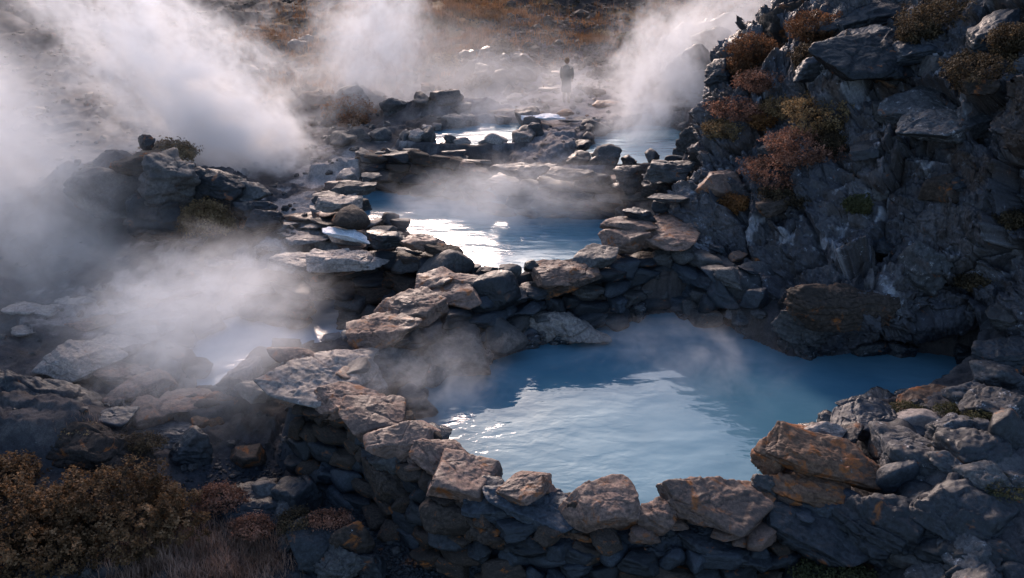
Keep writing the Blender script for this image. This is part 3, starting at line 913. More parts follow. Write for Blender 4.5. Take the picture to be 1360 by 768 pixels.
    ('cap_stone', 455, 345, 1.4, 90, .6, .2, 'slab', 'pale', 4, 0, 0, 'long pale slab along the left half of the dividing wall', 'stones of the dividing wall'),
    ('cap_stone', 400, 350, 1.2, 76, .6, .18, 'slab', 'pale', 6, 0, 4, 'pale slab ending the dividing wall on the left', 'stones of the dividing wall'),
    ('rock', 464, 292, 1.85, 50, .8, .62, 'boulder', 'brown', 0, 0, 0, 'brown topped round boulder on the left shore of the bright pool', 'stones of the side wall'),
    ('rock', 458, 312, 1.6, 54, .5, .22, 'slab', 'snow', -14, 0, 6, 'bright white crusted stone by the round boulder on the shore', 'stones of the side wall'),
    ('rock', 400, 318, 1.25, 50, .6, .12, 'slab', 'pale', 8, 0, 0, 'flat pale stone on the wet ground left of the white crusted one', 'stones of the side wall'),
    ('rock', 392, 312, 1.2, 40, .6, .14, 'slab', 'pale', -8, 0, 0, 'smaller flat pale stone behind the one on the wet ground', 'stones of the side wall'),
    ('rock', 452, 270, 2.0, 60, .7, .24, 'slab', 'pale', 0, 0, 0, 'pale ledge slab on the shore above the round boulder', 'stones of the side wall'),
    ('rock', 470, 250, 2.12, 56, .7, .26, 'slab', 'grey', 0, 0, 0, 'grey ledge slab at the far left corner of the bright pool', 'stones of the side wall'),
    # left slabs
    ('rock_slab', 110, 478, 0.22, 96, .75, .3, 'slab', 'pale', 34, 4, 6, 'pale cracked ledge slab at the head of the dark hollow', G_LS),
    ('rock_slab', 140, 462, 0.2, 84, .6, .22, 'slab', 'pale', 28, 4, 4, 'pale slab lying behind the cracked ledge slab', G_LS),
    ('rock_slab', 178, 444, 0.16, 60, .6, .2, 'slab', 'pale', 20, 2, 2, 'thin pale slab furthest along the ledge into the mist', G_LS),
    ('rock_slab', 168, 497, 0.02, 72, .62, .2, 'slab', 'cap', 16, 4, 6, 'greyish pink rounded slab in the hollow by the pale ledge', G_LS),
    ('rock_slab', 182, 521, -0.08, 86, .42, .32, 'slab', 'cap', 34, 8, -10, 'plank shaped slab lying diagonally over the dark hollow', G_LS),
    ('rock_slab', 248, 534, -0.14, 84, .55, .18, 'slab', 'cap', 10, 2, 0, 'flat buff slab floating on the near shore of the misty pool', G_LS),
    ('rock_slab', 202, 551, -0.18, 58, .8, .5, 'block', 'cap', 40, 12, 0, 'angular brown block in front of the plank shaped slab', G_LS),
    ('rock_slab', 152, 556, -0.02, 50, .7, .4, 'block', 'slate', 20, 8, 0, 'blue grey block at the end of the dark rock on the left', G_LS),
    ('rock_slab', 222, 575, -0.36, 90, .5, .16, 'slab', 'slate', -10, 3, 0, 'low blue grey ledge in front of the flat buff slab', G_LS),
    ('rock', 277, 562, -0.3, 32, .8, .6, 'jag', 'rust', 0, 0, 0, 'small orange brown stone beside the low blue grey ledge', G_LS),
    ('rock', 296, 528, -0.1, 34, .8, .5, 'jag', 'rust', 0, 0, 0, 'orange tinted stone between flat buff slab and front wall', G_LS),
    ('boulder', 40, 540, -0.02, 150, .6, .42, 'jag', 'dark', -24, 6, 12, 'big dark ridge of rock at the left frame edge', G_LS),
    ('boulder', 125, 592, -0.12, 132, .6, .3, 'jag', 'brown', -12, 8, 10, 'brown mottled rock with ochre stains above the big bush', G_LS),
    ('boulder', 15, 592, -0.05, 90, .6, .6, 'jag', 'dark', 12, 0, 0, 'dark rock at the frame edge behind the big bush', G_LS),
    ('rock', 252, 602, -0.35, 50, .7, 1.0, 'jag', 'dark', 10, 0, 10, 'upright dark splintered rock right of the big bush', G_LS),
    ('rock', 330, 606, -0.55, 46, .7, .6, 'block', 'brown', -10, 0, 0, 'dark brown cube of lava alone on the gravel slope', 'loose stones on the gravel'),
    ('rock', 398, 657, -0.6, 62, .8, .75, 'block', 'dark', 20, 0, 0, 'angular dark boulder in the middle of the gravel slope', 'loose stones on the gravel'),
    ('rock', 420, 625, -0.55, 40, .8, .6, 'boulder', 'dark', 0, 0, 0, 'rounded dark stone above the angular boulder on the gravel', 'loose stones on the gravel'),
    ('rock', 425, 716, -0.66, 78, .8, .6, 'block', 'dark', 10, 12, 0, 'smooth dark boulder with a creeping plant over its top', 'loose stones on the gravel'),
    ('rock', 470, 716, -0.6, 44, .8, .9, 'jag', 'brown', 10, 0, 20, 'brown lichened fang of rock right of the smooth dark boulder', 'loose stones on the gravel'),
    ('rock', 455, 748, -0.85, 80, .8, .6, 'jag', 'grey', 0, 0, 0, 'mottled grey rock at the bottom edge under the lichened fang', 'loose stones on the gravel'),
    ('rock', 492, 752, -0.85, 36, .8, 1.2, 'block', 'dark', 0, 0, 0, 'dark post like stone on the gravel near the bottom edge', 'loose stones on the gravel'),
    ('rock', 352, 654, -0.6, 34, .8, .5, 'boulder', 'grey', 0, 0, 0, 'small grey stone beside the little pink shrub', 'loose stones on the gravel'),
    ('rock', 380, 672, -0.66, 36, .8, .6, 'jag', 'grey', 0, 0, 0, 'ragged grey stone below the angular dark boulder', 'loose stones on the gravel'),
    ('rock', 330, 668, -0.7, 110, .7, .3, 'jag', 'dark', 0, 0, 0, 'flat dark rock shelf under the little pink shrub', 'loose stones on the gravel'),
    # knoll on the left
    ('boulder', 222, 238, 2.45, 74, .9, .95, 'jag', 'grey', 10, 0, 0, 'tall layered crag topped by a buff shrub on the left knoll', 'rocks of the left knoll'),
    ('boulder', 194, 218, 2.7, 70, .8, .4, 'slab', 'brown', 0, 0, -8, 'flat brown ledge rock left of the tall layered crag', 'rocks of the left knoll'),
    ('rock', 195, 190, 3.3, 22, .8, .8, 'jag', 'dark', 0, 0, 0, 'small dark stone on the very top of the left knoll', 'rocks of the left knoll'),
    ('boulder', 262, 250, 2.1, 50, .8, .8, 'jag', 'dark', 0, 0, 0, 'dark rock on the right shoulder of the tall layered crag', 'rocks of the left knoll'),
    ('boulder', 295, 248, 2.2, 56, .8, .6, 'jag', 'dark', 20, 0, 0, 'dark broken rock with a pale edge between crag and black boulders', 'rocks of the left knoll'),
    ('boulder', 320, 262, 1.9, 54, .8, .5, 'jag', 'grey', 0, 0, 0, 'grey rock sloping down toward the black boulders', 'rocks of the left knoll'),
    ('boulder', 338, 280, 1.65, 44, .8, .8, 'jag', 'dark', 0, 0, 0, 'first of the two black boulders right of the round shrub, set behind', 'rocks of the left knoll'),
    ('boulder', 356, 292, 1.5, 44, .8, .7, 'jag', 'dark', 30, 0, 0, 'lowest black boulder at the right foot of the knoll', 'rocks of the left knoll'),
    ('boulder', 210, 285, 1.5, 70, .8, .9, 'jag', 'dark', 0, 0, 0, 'shadowed rock below the tall layered crag in mist', 'rocks of the left knoll'),
    ('boulder', 150, 262, 1.8, 90, .8, .6, 'jag', 'grey', 0, 0, 0, 'dim rock at the misty left flank of the knoll', 'rocks of the left knoll'),
    ('rock', 262, 322, 1.1, 26, .8, .5, 'jag', 'slate', 0, 0, 0, 'little blue grey stone under the round shrub', 'rocks of the left knoll'),
    # back
    ('boulder', 785, 244, 2.0, 40, .8, .7, 'jag', 'dark', 0, 0, 0, 'squat dark rock in the right half of the back wall', 'rocks of the back wall'),
    ('boulder', 836, 236, 2.3, 34, .8, .9, 'jag', 'dark', 0, 0, 0, 'dark pointed rock rising above the back wall rim', 'rocks of the back wall'),
    ('boulder', 868, 250, 1.9, 50, .8, .7, 'jag', 'dark', 0, 0, 0, 'dark rock at the water by the right end of the back wall', 'rocks of the back wall'),
    ('rock_slab', 885, 226, 2.6, 60, .7, .4, 'slab', 'grey', 0, 0, 0, 'misty flat rock at the right end of the back wall', 'rocks of the back wall'),
    ('rock_slab', 760, 232, 2.25, 60, .5, .24, 'slab', 'grey', 0, 0, 0, 'wide grey coping slab at the lip of the farthest pool', 'rocks of the back wall'),
    ('rock_slab', 700, 226, 2.3, 70, .5, .2, 'slab', 'grey', 4, 0, 0, 'layered grey coping slab at the left of the farthest pool', 'rocks of the back wall'),
    ('rock_slab', 718, 156, 2.5, 54, .5, .1, 'slab', 'snow', 6, 0, 0, 'white sinter patch stone on the wet ground below the person', 'rocks of the back wall'),
    ('rock_slab', 752, 150, 2.45, 18, .7, .4, 'slab', 'rust', 0, 0, 0, 'small orange stone just below the person', 'rocks of the back wall'),
    ('rock_slab', 760, 68, 2.75, 30, .6, .1, 'slab', 'snow', 0, 0, 0, 'pale flat stone on the wet slope above the person', 'rocks of the back wall'),
    ('boulder', 925, 190, 2.9, 50, .8, .9, 'jag', 'grey', 0, 0, 0, 'steam dimmed rock at the right shore of the farthest pool', 'rocks of the back wall'),
]
STONES = []
for h in HERO:
    nm, px, py, z, wpx, de, th, kind, mat, yaw, tx, ty, lab, grp = h
    big = wpx * (0.7 if py < 330 else 1.0)
    STONES.append(stone(nm, px, py, z, wpx, de, th, kind, mat, yaw, tx, ty, lab, 'boulder' if nm == 'boulder' else ('slab' if nm == 'rock_slab' else 'stone'), grp, level=6 if big > 70 else 5))

rb = random.Random(19)
for i in range(26):
    px, py = rb.uniform(1150, 1375), rb.uniform(590, 775)
    g = march(px, py)
    stone('rock', 0, 0, 0, rb.uniform(40, 105), .8, rb.uniform(.4, .65), rb.choice(['jag', 'jag', 'boulder']), rb.choice(['dark', 'dark', 'lichen', 'grey']), rb.uniform(0, 180), rb.uniform(-12, 12), rb.uniform(-12, 12),
          'craggy lava rock of the dark slope in the lower right corner', 'rock', 'lava rocks of the lower right slope', level=5, pos=g)

# dark lava rocks heaped below the scree, far behind the pools
rng = random.Random(5)
for i, (px, py, wpx) in enumerate([(625, 70, 34), (648, 66, 26), (668, 78, 30), (690, 72, 22), (642, 92, 36), (670, 100, 32), (692, 96, 28), (655, 118, 30), (680, 120, 26), (703, 112, 20), (630, 106, 26), (712, 88, 18)]):
    g = march(px, py + 6, 25, 70)
    stone('rock', 0, 0, 0, wpx, .8, .7, 'jag', 'dark', rng.uniform(0, 180), 0, 0, 'blue black lava rock in the heap at the foot of the dark scree', 'stone', 'lava rocks heaped at the scree foot', level=4, pos=g)
for i, (px, py, wpx) in enumerate([(888, 62, 40), (905, 92, 56), (925, 80, 46), (935, 110, 50), (892, 112, 40), (915, 40, 40), (945, 55, 46), (960, 30, 50)]):
    g = march(px, py + 6, 25, 80)
    stone('rock', 0, 0, 0, wpx, .9, .8, 'jag', 'dark', rng.uniform(0, 180), 0, 0, 'dark lava rock on the slope between far steam and cliff', 'stone', 'lava rocks on the slope beside the cliff', level=4, pos=g)
for i, (px, py, wpx) in enumerate([(455, 185, 36), (478, 180, 30), (500, 178, 30), (520, 140, 34), (560, 130, 30), (590, 128, 34), (610, 140, 26), (470, 120, 30), (395, 60, 26), (405, 52, 20), (250, 70, 30), (330, 90, 26)]):
    g = march(px, py + 4, 22, 80)
    stone('rock', 0, 0, 0, wpx, .9, .7, 'jag', 'grey', rng.uniform(0, 180), 0, 0, 'grey rock on the steaming hillside behind the pools', 'stone', 'rocks on the hillside behind the pools', level=4, pos=g)

# stones along the waterlines
def shore(key, n, seed, wmin, wmax, mats, label, only=None):
    z, poly = POOLW[key]
    r = random.Random(seed)
    seg = np.linalg.norm(np.roll(poly, -1, 0) - poly, axis=1)
    cum = np.concatenate([[0], np.cumsum(seg)])
    for j in range(n):
        s_ = (j + r.uniform(0.1, 0.9)) / n * cum[-1]
        i = min(int(np.searchsorted(cum, s_) - 1), len(poly) - 1)
        f = (s_ - cum[i]) / seg[i]
        q = poly[i] * (1 - f) + poly[(i + 1) % len(poly)] * f
        if only and not only(q):
            continue
        wd = r.uniform(wmin, wmax)
        o = link('rock', variant(r.choice(['jag', 'boulder', 'block', 'slab']), r.choice(mats), r.randrange(3)))
        o.location = (q[0] + r.uniform(-.1, .1), q[1] + r.uniform(-.05, .25), z + 0.1 + r.uniform(-.04, .1))
        o.scale = (wd, wd * r.uniform(.6, .9), wd * r.uniform(.5, .8))
        o.rotation_euler = (r.uniform(-.2, .2), r.uniform(-.2, .2), r.uniform(0, 6.28))
        tag(o, label, 'stone', 'stones along the waterline, ' + key + ' pool')


VAR = {}


def variant(kind, mat, k):
    key = (kind, mat, k)
    if key not in VAR:
        me = stone_mesh('stone', 900 + 31 * k + len(VAR), (1, 1, 1), kind, 4)
        me.materials.append(M[mat])
        VAR[key] = me
    return VAR[key]


shore('near', 30, 41, 0.35, .8, ['wet', 'wet', 'wet', 'dark'], 'dark wet stone at the waterline under the cliff side of the near pool', lambda q: q[1] > 13.2)
shore('middle', 34, 42, .4, .9, ['grey', 'grey', 'dark'], 'grey stone at the waterline of the bright middle pool', lambda q: q[1] > 22.3)
shore('left', 30, 43, .35, .8, ['grey', 'brown', 'pale'], 'steamy stone at the waterline of the left pool')
shore('back', 22, 44, .4, .9, ['grey', 'pale'], 'stone at the waterline of the small back pool')
shore('far', 24, 45, .4, .9, ['grey', 'dark'], 'stone at the waterline of the farthest pool')

rs = random.Random(31)
for px, py, wpx in [(300, 348, 46), (262, 362, 40), (238, 378, 60), (215, 392, 64), (190, 404, 40), (250, 392, 36), (158, 412, 56), (130, 384, 34), (95, 400, 44), (60, 414, 50), (28, 412, 44), (120, 432, 60),
                    (215, 424, 46), (40, 440, 40), (360, 330, 40), (398, 290, 46), (420, 302, 36), (378, 300, 30), (432, 262, 40), (330, 366, 40), (700, 148, 40), (690, 128, 34), (730, 120, 34), (770, 160, 40), (660, 150, 36), (735, 98, 30), (800, 140, 40)]:
    g = march(px, py)
    stone('flat_stone', 0, 0, 0, wpx, .62, .16, rs.choice(['slab', 'jag']), rs.choice(['pale', 'pale', 'cap']), rs.uniform(-10, 40), 0, 0,
          'pale flat shelf stone lying wet on the misty slope' if py > 200 else 'pale flat stone on the wet ground round the person', 'stone', 'pale shelf stones in the left mist' if py > 200 else 'pale stones round the person', level=4, pos=g + np.array([0, 0, 0.03]))

stone('white_patch', 0, 0, 0, 26, .6, .3, 'slab', 'snow', 0, 0, 0, 'small white patch high on the dark hillside at the top edge', 'snow patch', None, level=4, pos=march(196, 5, 30, 110))  # plain white slab for a small bright spot at the top edge

# slabs and blocks lodged in the cliff
CLIFFST = [
    (1120, 62, 84, .8, .2, 'slab', 'slate', 10, 10, -24, 'pale blue slate blade sticking up out of the cliff top'),
    (1150, 84, 124, .6, .26, 'slab', 'dark', 0, 30, -4, 'wide dark slate block under the slate blade'),
    (1080, 98, 56, .7, .5, 'jag', 'slate', 0, 10, -10, 'pointed blue rock on the cliff left of the wide slate block'),
    (1195, 80, 40, .7, 1.0, 'jag', 'dark', 0, 10, 24, 'leaning dark flake right of the wide slate block'),
    (1225, 62, 60, .7, .4, 'slab', 'slate', 0, 16, -14, 'blue grey flake above the leaning dark one'),
    (1245, 85, 40, .8, .9, 'block', 'grey', 0, 0, 0, 'squared grey stone set in the upper cliff'),
    (1325, 42, 60, .7, .4, 'slab', 'slate', 0, 16, -30, 'blue slate blade near the upper right corner'),
    (1150, 22, 100, .7, .4, 'slab', 'dark', 0, 16, -10, 'dark overhanging slab at the top frame edge'),
    (1250, 10, 80, .7, .5, 'block', 'dark', 0, 0, 0, 'dark block at the top frame edge right of the leafy shrub'),
    (1028, 55, 60, .7, 1.2, 'jag', 'brown', 0, 0, 26, 'brown leaning rock on the cliff skyline'),
    (960, 105, 36, .8, 1.0, 'jag', 'dark', 0, 0, 0, 'dark rock jutting furthest left from the cliff skyline'),
    (1200, 140, 70, .7, .7, 'boulder', 'lichen', 0, 0, 0, 'white flecked boulder in the middle of the cliff'),
    (1190, 150, 54, .7, .8, 'block', 'grey', 0, 0, 0, 'mauve grey block beside the white flecked boulder'),
    (1180, 108, 34, .8, 1.0, 'boulder', 'rust', 0, 0, 0, 'rust spotted stone above the mauve grey block'),
    (1260, 135, 120, .6, .26, 'slab', 'lichen', 0, 20, -6, 'wide ledge streaked with white crust in the upper right cliff'),
    (1250, 175, 110, .6, .22, 'slab', 'lichen', 0, 20, -4, 'second white crusted ledge below the wide one'),
    (957, 238, 48, .8, .6, 'block', 'cap', 0, 0, -6, 'pinkish angular block caught on the cliff foot'),
    (1000, 385, 66, .8, .9, 'boulder', 'lichen', 0, 0, 0, 'rough blue grey boulder at the cliff foot above the water'),
    (1112, 412, 92, .6, .6, 'jag', 'brown', 0, 6, 0, 'big reddish topped rock nose hanging over the pool'),
    (1065, 440, 72, .7, .9, 'jag', 'grey', 0, 0, 12, 'pale grey rock foot dipping into the pool by the rock nose'),
    (1222, 365, 46, .7, 1.6, 'jag', 'lichen', 0, 0, 16, 'blue white streaked upright rock in the lower cliff'),
    (960, 385, 46, .8, .5, 'block', 'dark', 0, 0, -10, 'dark angular stone where middle wall meets cliff'),
    (972, 400, 40, .8, .5, 'slab', 'dark', 0, 0, -10, 'flat dark stone at the water where middle wall meets cliff'),
]
for px, py, wpx, de, th, kind, mat, yaw, tx, ty, lab in CLIFFST:
    g, n = cliff_hit(px, py)
    if g is None:
        g = T(px, py, 24.0)
        n = np.array([0, -1, 0.3])
    w_ = wpx * ((g - EYE) @ FWD) / FPX
    c = g - n * w_ * de * 0.22
    stone('rock', 0, 0, 0, wpx * 1.06, de, th, kind, mat, yaw, tx, ty, lab, 'rock', 'rocks lodged in the cliff', level=6 if wpx > 60 else 5, pos=c)

rc = random.Random(23)
for i in range(16):
    px, py = rc.uniform(960, 1360), rc.uniform(5, 440)
    g, n = cliff_hit(px, py)
    if g is None or np.linalg.norm(g - EYE) > 30:
        continue
    stone('rock', 0, 0, 0, rc.uniform(20, 52), .8, rc.uniform(.4, .9), rc.choice(['jag', 'block', 'slab']), rc.choice(['dark', 'dark', 'grey', 'lichen', 'slate', 'brown']), rc.uniform(0, 180), rc.uniform(-20, 20), rc.uniform(-25, 25),
          'fractured dark block sticking out of the cliff face', 'rock', 'fractured blocks of the cliff face', level=5, pos=g - n * 0.03)

# ------------------------------------------------------------------ dry stone walls: an Empty each, its face stones are parts
def wall(name, key, side, zfoot, label, mats, courses, size, seed, batter=0.25, cap=100, lengthwise=(0, 1), top=0.12, extra=0, topmats=('cap', 'brown', 'cap', 'slate')):
    hw, pts = WALLW[key]
    r = random.Random(seed)
    root = empty(name, (float(pts[:, 0].mean()), float(pts[:, 1].mean()), zfoot))
    tag(root, label, 'stone wall', 'stone walls of the pools', 'thing')
    seg = np.hypot(*(pts[1:, :2] - pts[:-1, :2]).T)
    cum = np.concatenate([[0], np.cumsum(seg)])
    Ltot = cum[-1]
    n = 0
    inv = Matrix.Translation(-Vector(root.location))
    for c in range(courses):
        s = Ltot * lengthwise[0] + r.uniform(0, size * 0.6)
        while s < Ltot * lengthwise[1] and n < cap:
            wd = size * r.uniform(0.6, 1.5)
            sm = min(s + wd / 2, Ltot - 1e-3)
            i = int(np.searchsorted(cum, sm) - 1)
            f = (sm - cum[i]) / seg[i]
            p = pts[i] * (1 - f) + pts[i + 1] * f
            tg = (pts[i + 1] - pts[i])[:2] / seg[i]
            nr = np.array([tg[1], -tg[0]]) * side
            ztop = p[2] - top
            rowh = (ztop - zfoot) / courses
            z = zfoot + rowh * (c + 0.5) + r.uniform(-0.15, 0.15) * rowh
            off = hw * 0.72 + batter * (ztop - z) + r.uniform(-0.05, 0.07)
            q = (p[0] + nr[0] * off, p[1] + nr[1] * off, z)
            kind = r.choice(['block', 'block', 'slab', 'boulder', 'jag'])
            mt = r.choice(mats)
            o = bpy.data.objects.new('stone', variant(kind, mt, r.randrange(3)))
            COL.objects.link(o)
            o.parent = root
            o.location = Vector(q) - root.location
            o.scale = (wd * 1.12, size * r.uniform(0.7, 1.0), rowh * r.uniform(1.0, 1.35))
            o.rotation_euler = (r.uniform(-.15, .15), r.uniform(-.2, .2), math.atan2(tg[1], tg[0]) + r.uniform(-.25, .25) + (math.pi if r.random() < .5 else 0))
            n += 1
            s += wd
    for j in range(extra):
        sm = Ltot * (lengthwise[0] + (lengthwise[1] - lengthwise[0]) * (j + r.random()) / extra) * 0.999
        i = int(np.searchsorted(cum, max(sm, 1e-3)) - 1)
        f = (sm - cum[i]) / seg[i]
        p = pts[i] * (1 - f) + pts[i + 1] * f
        tg = (pts[i + 1] - pts[i])[:2] / seg[i]
        nr = np.array([tg[1], -tg[0]]) * side
        o = bpy.data.objects.new('stone', variant(r.choice(['slab', 'slab', 'block']), r.choice(topmats), r.randrange(3)))
        COL.objects.link(o)
        o.parent = root
        q = p[:2] + nr * r.uniform(-hw, hw) * 1.1
        o.location = Vector((q[0], q[1], p[2] - 0.22 + r.uniform(-0.04, 0.06))) - root.location
        wd = size * r.uniform(0.5, 1.1)
        o.scale = (wd, wd * r.uniform(.5, .9), wd * r.uniform(.2, .42))
        o.rotation_euler = (r.uniform(-.2, .2), r.uniform(-.2, .2), r.uniform(0, 6.28))
    return root


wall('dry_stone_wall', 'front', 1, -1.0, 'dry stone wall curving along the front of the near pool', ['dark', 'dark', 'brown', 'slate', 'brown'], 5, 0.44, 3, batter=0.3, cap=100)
wall('dry_stone_wall', 'front', -1, -0.1, 'low inner lining of dark stones along the near edge of the front pool', ['dark', 'grey', 'brown'], 1, 0.5, 4, batter=0.1, extra=46)
wall('dry_stone_wall', 'middle', 1, 0.0, 'dry stone wall of squared blue stones between near and bright pools', ['slate', 'dark', 'grey', 'slate'], 4, 0.6, 8, batter=0.3, cap=78, extra=22)
wall('dry_stone_wall', 'dividing', -1, -0.2, 'steamy rock wall between the left pool and the bright pool', ['grey', 'brown', 'dark'], 4, 0.75, 12, batter=0.3, cap=75, extra=25)
wall('dry_stone_wall', 'back', 1, 1.1, 'layered stone wall behind the bright pool under the far pools', ['grey', 'dark', 'dark', 'brown'], 4, 0.7, 15, batter=0.2, lengthwise=(0.1, 1), cap=80, extra=20, topmats=('grey', 'cap', 'dark'))
wall('dry_stone_wall', 'side', -1, 1.2, 'stepped stone ledge along the left shore of the bright pool', ['grey', 'pale', 'cap'], 2, 0.8, 18, batter=0.4, extra=14, topmats=('pale', 'grey', 'cap'))

# ------------------------------------------------------------------ plants
def leaf_cloud(name, centres, normals, per, spread, size, seed, longish=1.0, shade=None):
    """many small folded leaves around every centre"""
    r = np.random.default_rng(seed)
    c = np.repeat(centres, per, axis=0)
    nn = np.repeat(normals, per, axis=0)
    n = len(c)
    o = r.normal(size=(n, 3)) * spread
    c = c + o
    a = nn * 0.7 + r.normal(size=(n, 3)) * 0.6
    a /= np.linalg.norm(a, axis=1)[:, None]
    b = np.cross(a, r.normal(size=(n, 3)))
    b /= np.linalg.norm(b, axis=1)[:, None]
    e = np.cross(a, b)
    s = (size * r.uniform(0.6, 1.4, n))[:, None]
    v = np.stack([c - b * s * longish, c - e * s * 0.55 + a * s * 0.25, c + b * s * longish + a * s * 0.2, c + e * s * 0.55], axis=1).reshape(-1, 3)
    f = np.arange(n * 4).reshape(n, 4)
    me = mesh_np(name, v, f, False)
    base = np.repeat(r.random(len(centres)), per) if shade is None else np.repeat(shade, per)
    t = np.clip(0.75 * base + 0.35 * r.random(n), 0, 1)
    color_attr(me, np.repeat(t, 4)[:, None] * np.ones(3))
    return me


def twig_mesh(base, tips, rad0, seed):
    r = np.random.default_rng(seed)
    vs, fs = [], []
    for tp in tips:
        b = base + r.normal(size=3) * np.array([0.06, 0.06, 0.01])
        mid = (b + tp) / 2 + r.normal(size=3) * 0.12 * np.linalg.norm(tp - b)
        k = len(vs)
        for q, w in ((b, rad0), (mid, rad0 * 0.7), (tp, rad0 * 0.35)):
            for j in range(3):
                an = 2.094 * j
                vs.append(q + np.array([math.cos(an), math.sin(an), 0]) * w)
        for lv in (0, 3):
            for j in range(3):
                fs.append([k + lv + j, k + lv + (j + 1) % 3, k + lv + 3 + (j + 1) % 3, k + lv + 3 + j])
    me = mesh_np('stem', vs, fs, True)
    color_attr(me, np.full((len(vs), 3), 0.5))
    return me


def shrub(pos, radii, heads, per, size, mat, seed, label, group=None, cat='shrub', up=(0, 0, 1), lump=0.34, spread=0.03, name='shrub', inner=0.35):
    r = np.random.default_rng(seed)
    d = r.normal(size=(heads, 3))
    d /= np.linalg.norm(d, axis=1)[:, None]
    u = np.array(up) / np.linalg.norm(up)
    dot = d @ u
    d = d - np.minimum(dot + 0.15, 0)[:, None] * u * 1.9
    d /= np.linalg.norm(d, axis=1)[:, None]
    rr = 1 - inner * r.random(heads) ** 2.0
    rr = rr * (1 + lump * perlin(d * 1.7 + seed, 3) + lump * 0.9 * perlin(d * 4.1 + seed, 5))
    c = d * rr[:, None] * np.array(radii)
    shade = np.clip(0.5 + 0.9 * perlin(d * 3.0 + seed * 1.7, 9) * 0.6 + r.normal(size=heads) * 0.3, 0, 1)
    root = empty(name, pos)
    tag(root, label, cat, group)
    me = leaf_cloud('foliage', c, d * 0.7 + u * 0.5, per, spread, size, seed, shade=shade)
    link('foliage', me, L[mat], root)
    k = r.integers(0, heads, min(heads // 12 + 8, 140))
    link('stem', twig_mesh(np.zeros(3) - u * 0.05, c[k], 0.012, seed), L['stem'], root)
    return root


def blades_mesh(name, base, h, bend, width, seed, lean=None):
    r = np.random.default_rng(seed)
    n = len(base)
    a = r.random(n) * 6.283
    dr = np.column_stack([np.cos(a), np.sin(a), np.zeros(n)])
    sd_ = np.column_stack([-np.sin(a), np.cos(a), np.zeros(n)])
    hh = (h * r.uniform(0.5, 1.2, n))[:, None]
    bd = (bend * r.uniform(0.2, 1.2, n))[:, None] * hh
    up = np.array([0, 0, 1.0])
    ln = 0 if lean is None else np.array(lean) * hh
    p0, p1, p2 = base, base + up * hh * 0.55 + dr * bd * 0.35 + ln * 0.4, base + up * hh * 0.9 + dr * bd + ln
    w = width
    v = np.stack([p0 - sd_ * w, p0 + sd_ * w, p1 + sd_ * w * 0.8, p1 - sd_ * w * 0.8, p2 + sd_ * w * 0.12, p2 - sd_ * w * 0.12], axis=1).reshape(-1, 3)
    i = np.arange(n)[:, None] * 6
    f = np.concatenate([i + np.array([[0, 1, 2, 3]]), i + np.array([[3, 2, 4, 5]])])
    me = mesh_np(name, v, f, False)
    t = np.clip(r.random(n) * 0.7 + 0.3 * r.random(), 0, 1)
    t = np.clip(0.5 + 0.8 * perlin(base * 2.0, 4) + r.normal(size=n) * 0.2, 0, 1)
    color_attr(me, np.repeat(t, 6)[:, None] * np.ones(3))
    return me


def on_ground(px, py, dz=0.0):
    g = march(px, py)
    return np.array([g[0], g[1], g[2] + dz])


# lower left corner
shrub(P(150, 690, -0.42), (1.4, 1.0, 0.72), 1400, 16, 0.026, 'bush', 1, 'big brown bush covered in dry flower heads in the lower left corner', 'bushes of the lower left corner', 'bush', name='bush')
shrub(P(20, 720, -0.42), (1.3, 0.9, 0.85), 1100, 16, 0.026, 'bush', 2, 'dark brown bush cut by the left frame edge beside the big flowering one', 'bushes of the lower left corner', 'bush', name='bush')
shrub(P(5, 640, -0.15), (0.55, 0.5, 0.45), 500, 9, 0.026, 'bush', 3, 'small brown bush on the left frame edge below the dark rock', 'bushes of the lower left corner', 'bush', name='bush')
shrub(P(290, 662, -0.5), (0.42, 0.32, 0.2), 420, 8, 0.02, 'pink', 4, 'low pinkish cushion plant beside the big brown bush', 'low plants on the gravel slope', 'plant', name='plant')
shrub(P(392, 692, -0.42), (0.30, 0.28, 0.12), 260, 8, 0.018, 'leafy', 5, 'dark creeping plant left of the smooth dark boulder', 'low plants on the gravel slope', 'plant', name='plant')
shrub(P(436, 690, -0.36), (0.36, 0.2, 0.08), 300, 7, 0.018, 'pink', 6, 'pink flowered creeper draped over the smooth dark boulder', 'low plants on the gravel slope', 'plant', name='plant')
shrub(P(706, 752, -0.75), (0.28, 0.22, 0.16), 320, 7, 0.02, 'olive', 7, 'left of two olive green tufts at the foot of the front wall', 'green tufts at the wall foot', 'plant', name='plant')
shrub(P(790, 758, -0.8), (0.30, 0.22, 0.18), 320, 7, 0.02, 'olive', 8, 'right of two olive green tufts at the foot of the front wall', 'green tufts at the wall foot', 'plant', name='plant')
shrub(P(1110, 766, -0.3), (0.55, 0.3, 0.16), 420, 7, 0.02, 'olive', 9, 'wide olive mossy cushion at the bottom edge under the slanting slab', 'green tufts at the wall foot', 'plant', name='plant')
shrub(P(636, 700, -0.3), (0.12, 0.1, 0.16), 90, 8, 0.018, 'ochre', 10, 'wisp of dry ochre weed growing from the outer wall face', 'green tufts at the wall foot', 'plant', name='plant')


shrub(P(95, 575, 0.02), (0.5, 0.36, 0.16), 320, 9, 0.02, 'ochre', 14, 'low tan scrub on the brown mottled rock at left', 'low plants on the gravel slope', 'plant', name='plant')
shrub(P(188, 590, -0.15), (0.42, 0.3, 0.16), 260, 9, 0.02, 'leafy', 15, 'small brown scrub patch behind the big bush by the splintered rock', 'low plants on the gravel slope', 'plant', name='plant')
shrub(P(335, 700, -0.62), (0.34, 0.26, 0.14), 260, 8, 0.018, 'pink', 16, 'low pink scrub patch above the dry grass', 'low plants on the gravel slope', 'plant', name='plant')


